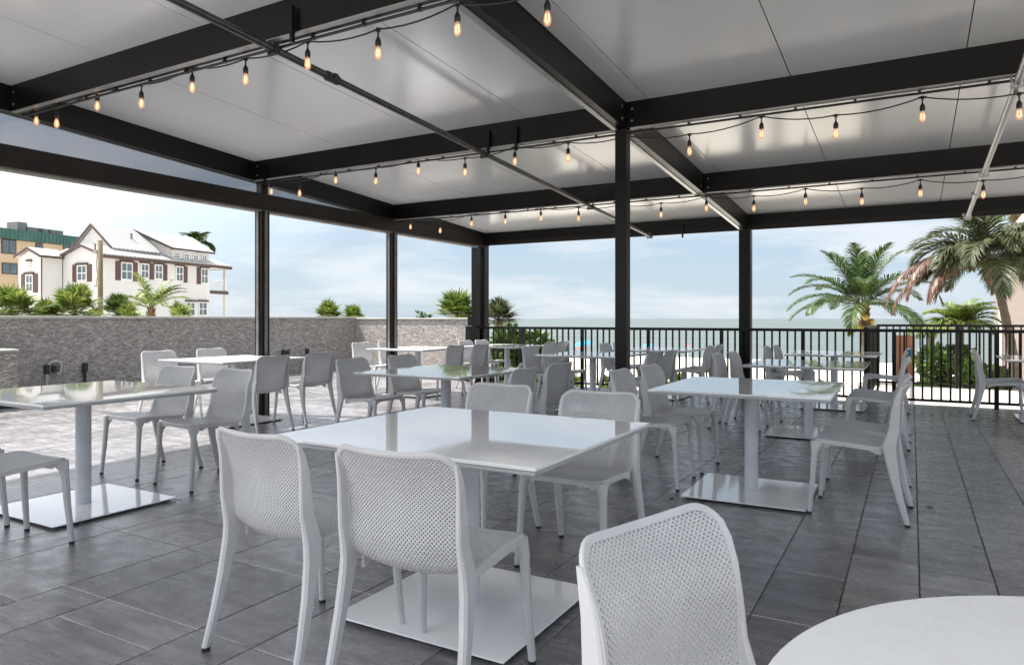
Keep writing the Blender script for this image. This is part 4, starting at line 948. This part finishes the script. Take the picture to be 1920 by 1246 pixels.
# utility pole
pp = at(188, 44, z=-3); up_ = empty('utility_pole', pp, 'weathered wooden utility pole standing in front of the white house', 'pole')
mb = MB(); mb.tube([(0, 0, 0), (0, 0, 9.1)], [.17, .14], 12); mb.build('shaft', M['pole'], up_, True)
mb = MB(); mb.box((-.5, -.15, 8.3), (-.14, .05, 8.5)); mb.box((-.35, -.2, 8.5), (-.28, -.1, 8.9)); mb.box((-.55, -.1, 6.2), (-.14, .0, 6.3)); mb.tube([(-.3, 0, 8.3), (-.42, 0, 7.6), (-.3, 0, 6.9), (-.45, 0, 6.3)], .03, 6); mb.build('fittings', M['roof_unit'], up_)

# peach apartment building
c0 = at(150, 96, z=-3); e_ = e1
ob = empty('apartment_building', c0, 'peach apartment block with green roof edge behind the white house', 'building', rz=azH)
zt = 1.22 + (597 - 445) * 96 / 1322
def bb_(mb, s0, s1, t0, t1, z0, z1): mb.box((s0, t0, z0 + 3), (s1, t1, z1 + 3))
mb = MB(); bb_(mb, -36, 1, 0, 12, -3, zt - 1.3); mb.build('wall', M['orange_wall'], ob)
mb = MB(); bb_(mb, -36.4, 1.4, -.5, 12.4, zt - 1.25, zt); 
for k in range(75): bb_(mb, -36.3 + k * .5, -36.22 + k * .5, -.56, -.502, zt - 1.2, zt - .05)
mb.build('roof', M['green_roof'], ob)
for k, (x, w_) in enumerate(((22, 1.3), (45, 2.4), (64, 1.8), (85, 2.2))):
    kk = (x - 960) / 1322; lat0, dd0 = (150 - 960) / 1322 * 96, 96; s = (kk * (dd0 + 6 * math.sin(aH)) - (lat0 - 6 * math.cos(aH))) / (e1c[0] - kk * e1c[1])
    mb = MB(); bb_(mb, s - w_ / 2, s + w_ / 2, 4, 6, zt, zt + (1.6 if k == 0 else 1.1)); mb.build('roof_unit', M['roof_unit'], ob)
def s_ob(x): kk = (x - 960) / 1322; lat0 = (150 - 960) / 1322 * 96; return (kk * 96 - lat0) / (e1c[0] - kk * e1c[1])
for (xa, xb_, ya, yb_) in ((-28, -8, 450, 474), (2, 30, 449, 476), (66, 80, 456, 476), (118, 140, 458, 476), (-28, -8, 490, 514), (3, 32, 493, 514), (66, 80, 494, 515), (3, 32, 541, 560), (-28, -8, 540, 560)):
    sa, sb = s_ob(xa), s_ob(xb_); dm = 96 + (sa + sb) / 2 * e1c[1]; z0, z1 = 1.22 + (597 - yb_) * dm / 1322, 1.22 + (597 - ya) * dm / 1322
    mb = MB(); bb_(mb, sa, sb, -.08, -.003, z0, z1); wn = mb.build('window', M['trim_brown'], ob)
    m_ = (sa + sb) / 2
    mb = MB()
    for a, b_ in ((sa + .12, m_ - .06), (m_ + .06, sb - .12)): bb_(mb, a, b_, -.10, -.082, z0 + .12, z1 - .12)
    mb.build('pane', M['glass_dark'], wn)

# building at the right edge with gable
bp_ = at(1925, 21, z=-3); RB = YAW - R(38)
rb = empty('beach_building', bp_, 'beige building with pale gable eave at the right edge behind palms', 'building', rz=RB)
mb = MB(); mb.box((-.80, 0, 0), (6, 5, 5.95)); mb.build('wall', M['beige_wall'], rb)
mb = MB()
for x in (-.70, .1): mb.box((x, -.03, 0), (x + .09, -.003, 5.9))
mb.build('corner_trim', M['fascia'], rb)
mb = MB(); zE = 1.22 + (597 - 455) * 21 / 1322 + 3 - .1
mb.prism([(-.62, -.6, zE), (6, -.6, zE), (6, -.6, zE + 4.0), (2.2, -.6, zE + 4.0)], (0, 4, 0)); mb.build('gable', M['soffit'], rb)
mb = MB(); mb.obox((-.72, -.66, zE - .02), (2.85, 0, 4.06), (.0, 4.2, 0), (.12, 0, -.08)); mb.build('fascia', M['fascia'], rb)
mb = MB(); mb.box((-.25, -.62, zE - .40), (6, -.35, zE - .003)); mb.build('beam', M['steel_dark'], rb)
# wooden screen, curb beyond the walkway
p = at(1696, 22, z=-1.2); ws = empty('wooden_screen', p, 'brown vertical board screen beyond the second railing', 'screen', rz=YAW)
for k in range(4): mb = MB(); mb.box((-.32 + k * .165, 0, 0), (-.17 + k * .165, .03, 1.9)); mb.build('board', M['wood_brown'], ws)
mb = MB(); mb.box((-.32, .031, .3), (.33, .06, .4)); mb.box((-.32, .031, 1.5), (.33, .06, 1.6)); mb.build('rail', M['wood_brown'], ws)
p = at(1700, 21, z=-.8); cb_ = empty('low_curb', p, 'long dark curb on the sand behind the second railing', 'curb', rz=YAW)
mb = MB(); mb.box((-1.3, 0, -2.4), (1.6, .3, 0)); mb.build('body', M['dark_bar'], cb_)
mb = MB(); mb.box((-1.32, -.02, .0005), (1.62, .32, .1)); mb.build('coping', M['concrete'], cb_)
for k, (x, y, a) in enumerate(((.10, 5.30, 40), (-1.42, 4.70, 110))):
    mb = MB(); mb.add([(-.03, 0, .002), (0, -.012, .008), (.03, 0, .003), (0, .013, .010), (-.01, -.02, .004), (.012, .022, .004)], [(0, 1, 3), (1, 2, 3), (0, 4, 1), (3, 2, 5)])
    o = tag(mb.build('dry_leaf', M['boot'], loc=(x, y, 0)), ('small dry brown leaf lying on the open tiles right of the chairs', 'small dry brown leaf beside the base plate of the right front table')[k], 'leaf'); o.rotation_euler = (0, 0, R(a))
# cloth on the far chair
mb = MB(); mb.box((-.02, -.05, -.10), (.015, .06, .02), .006); tag(mb.build('folded_cloth', M['towel'], loc=(-.02, 10.45, .80)), 'small dark blue cloth hanging on a far chair back', 'cloth')
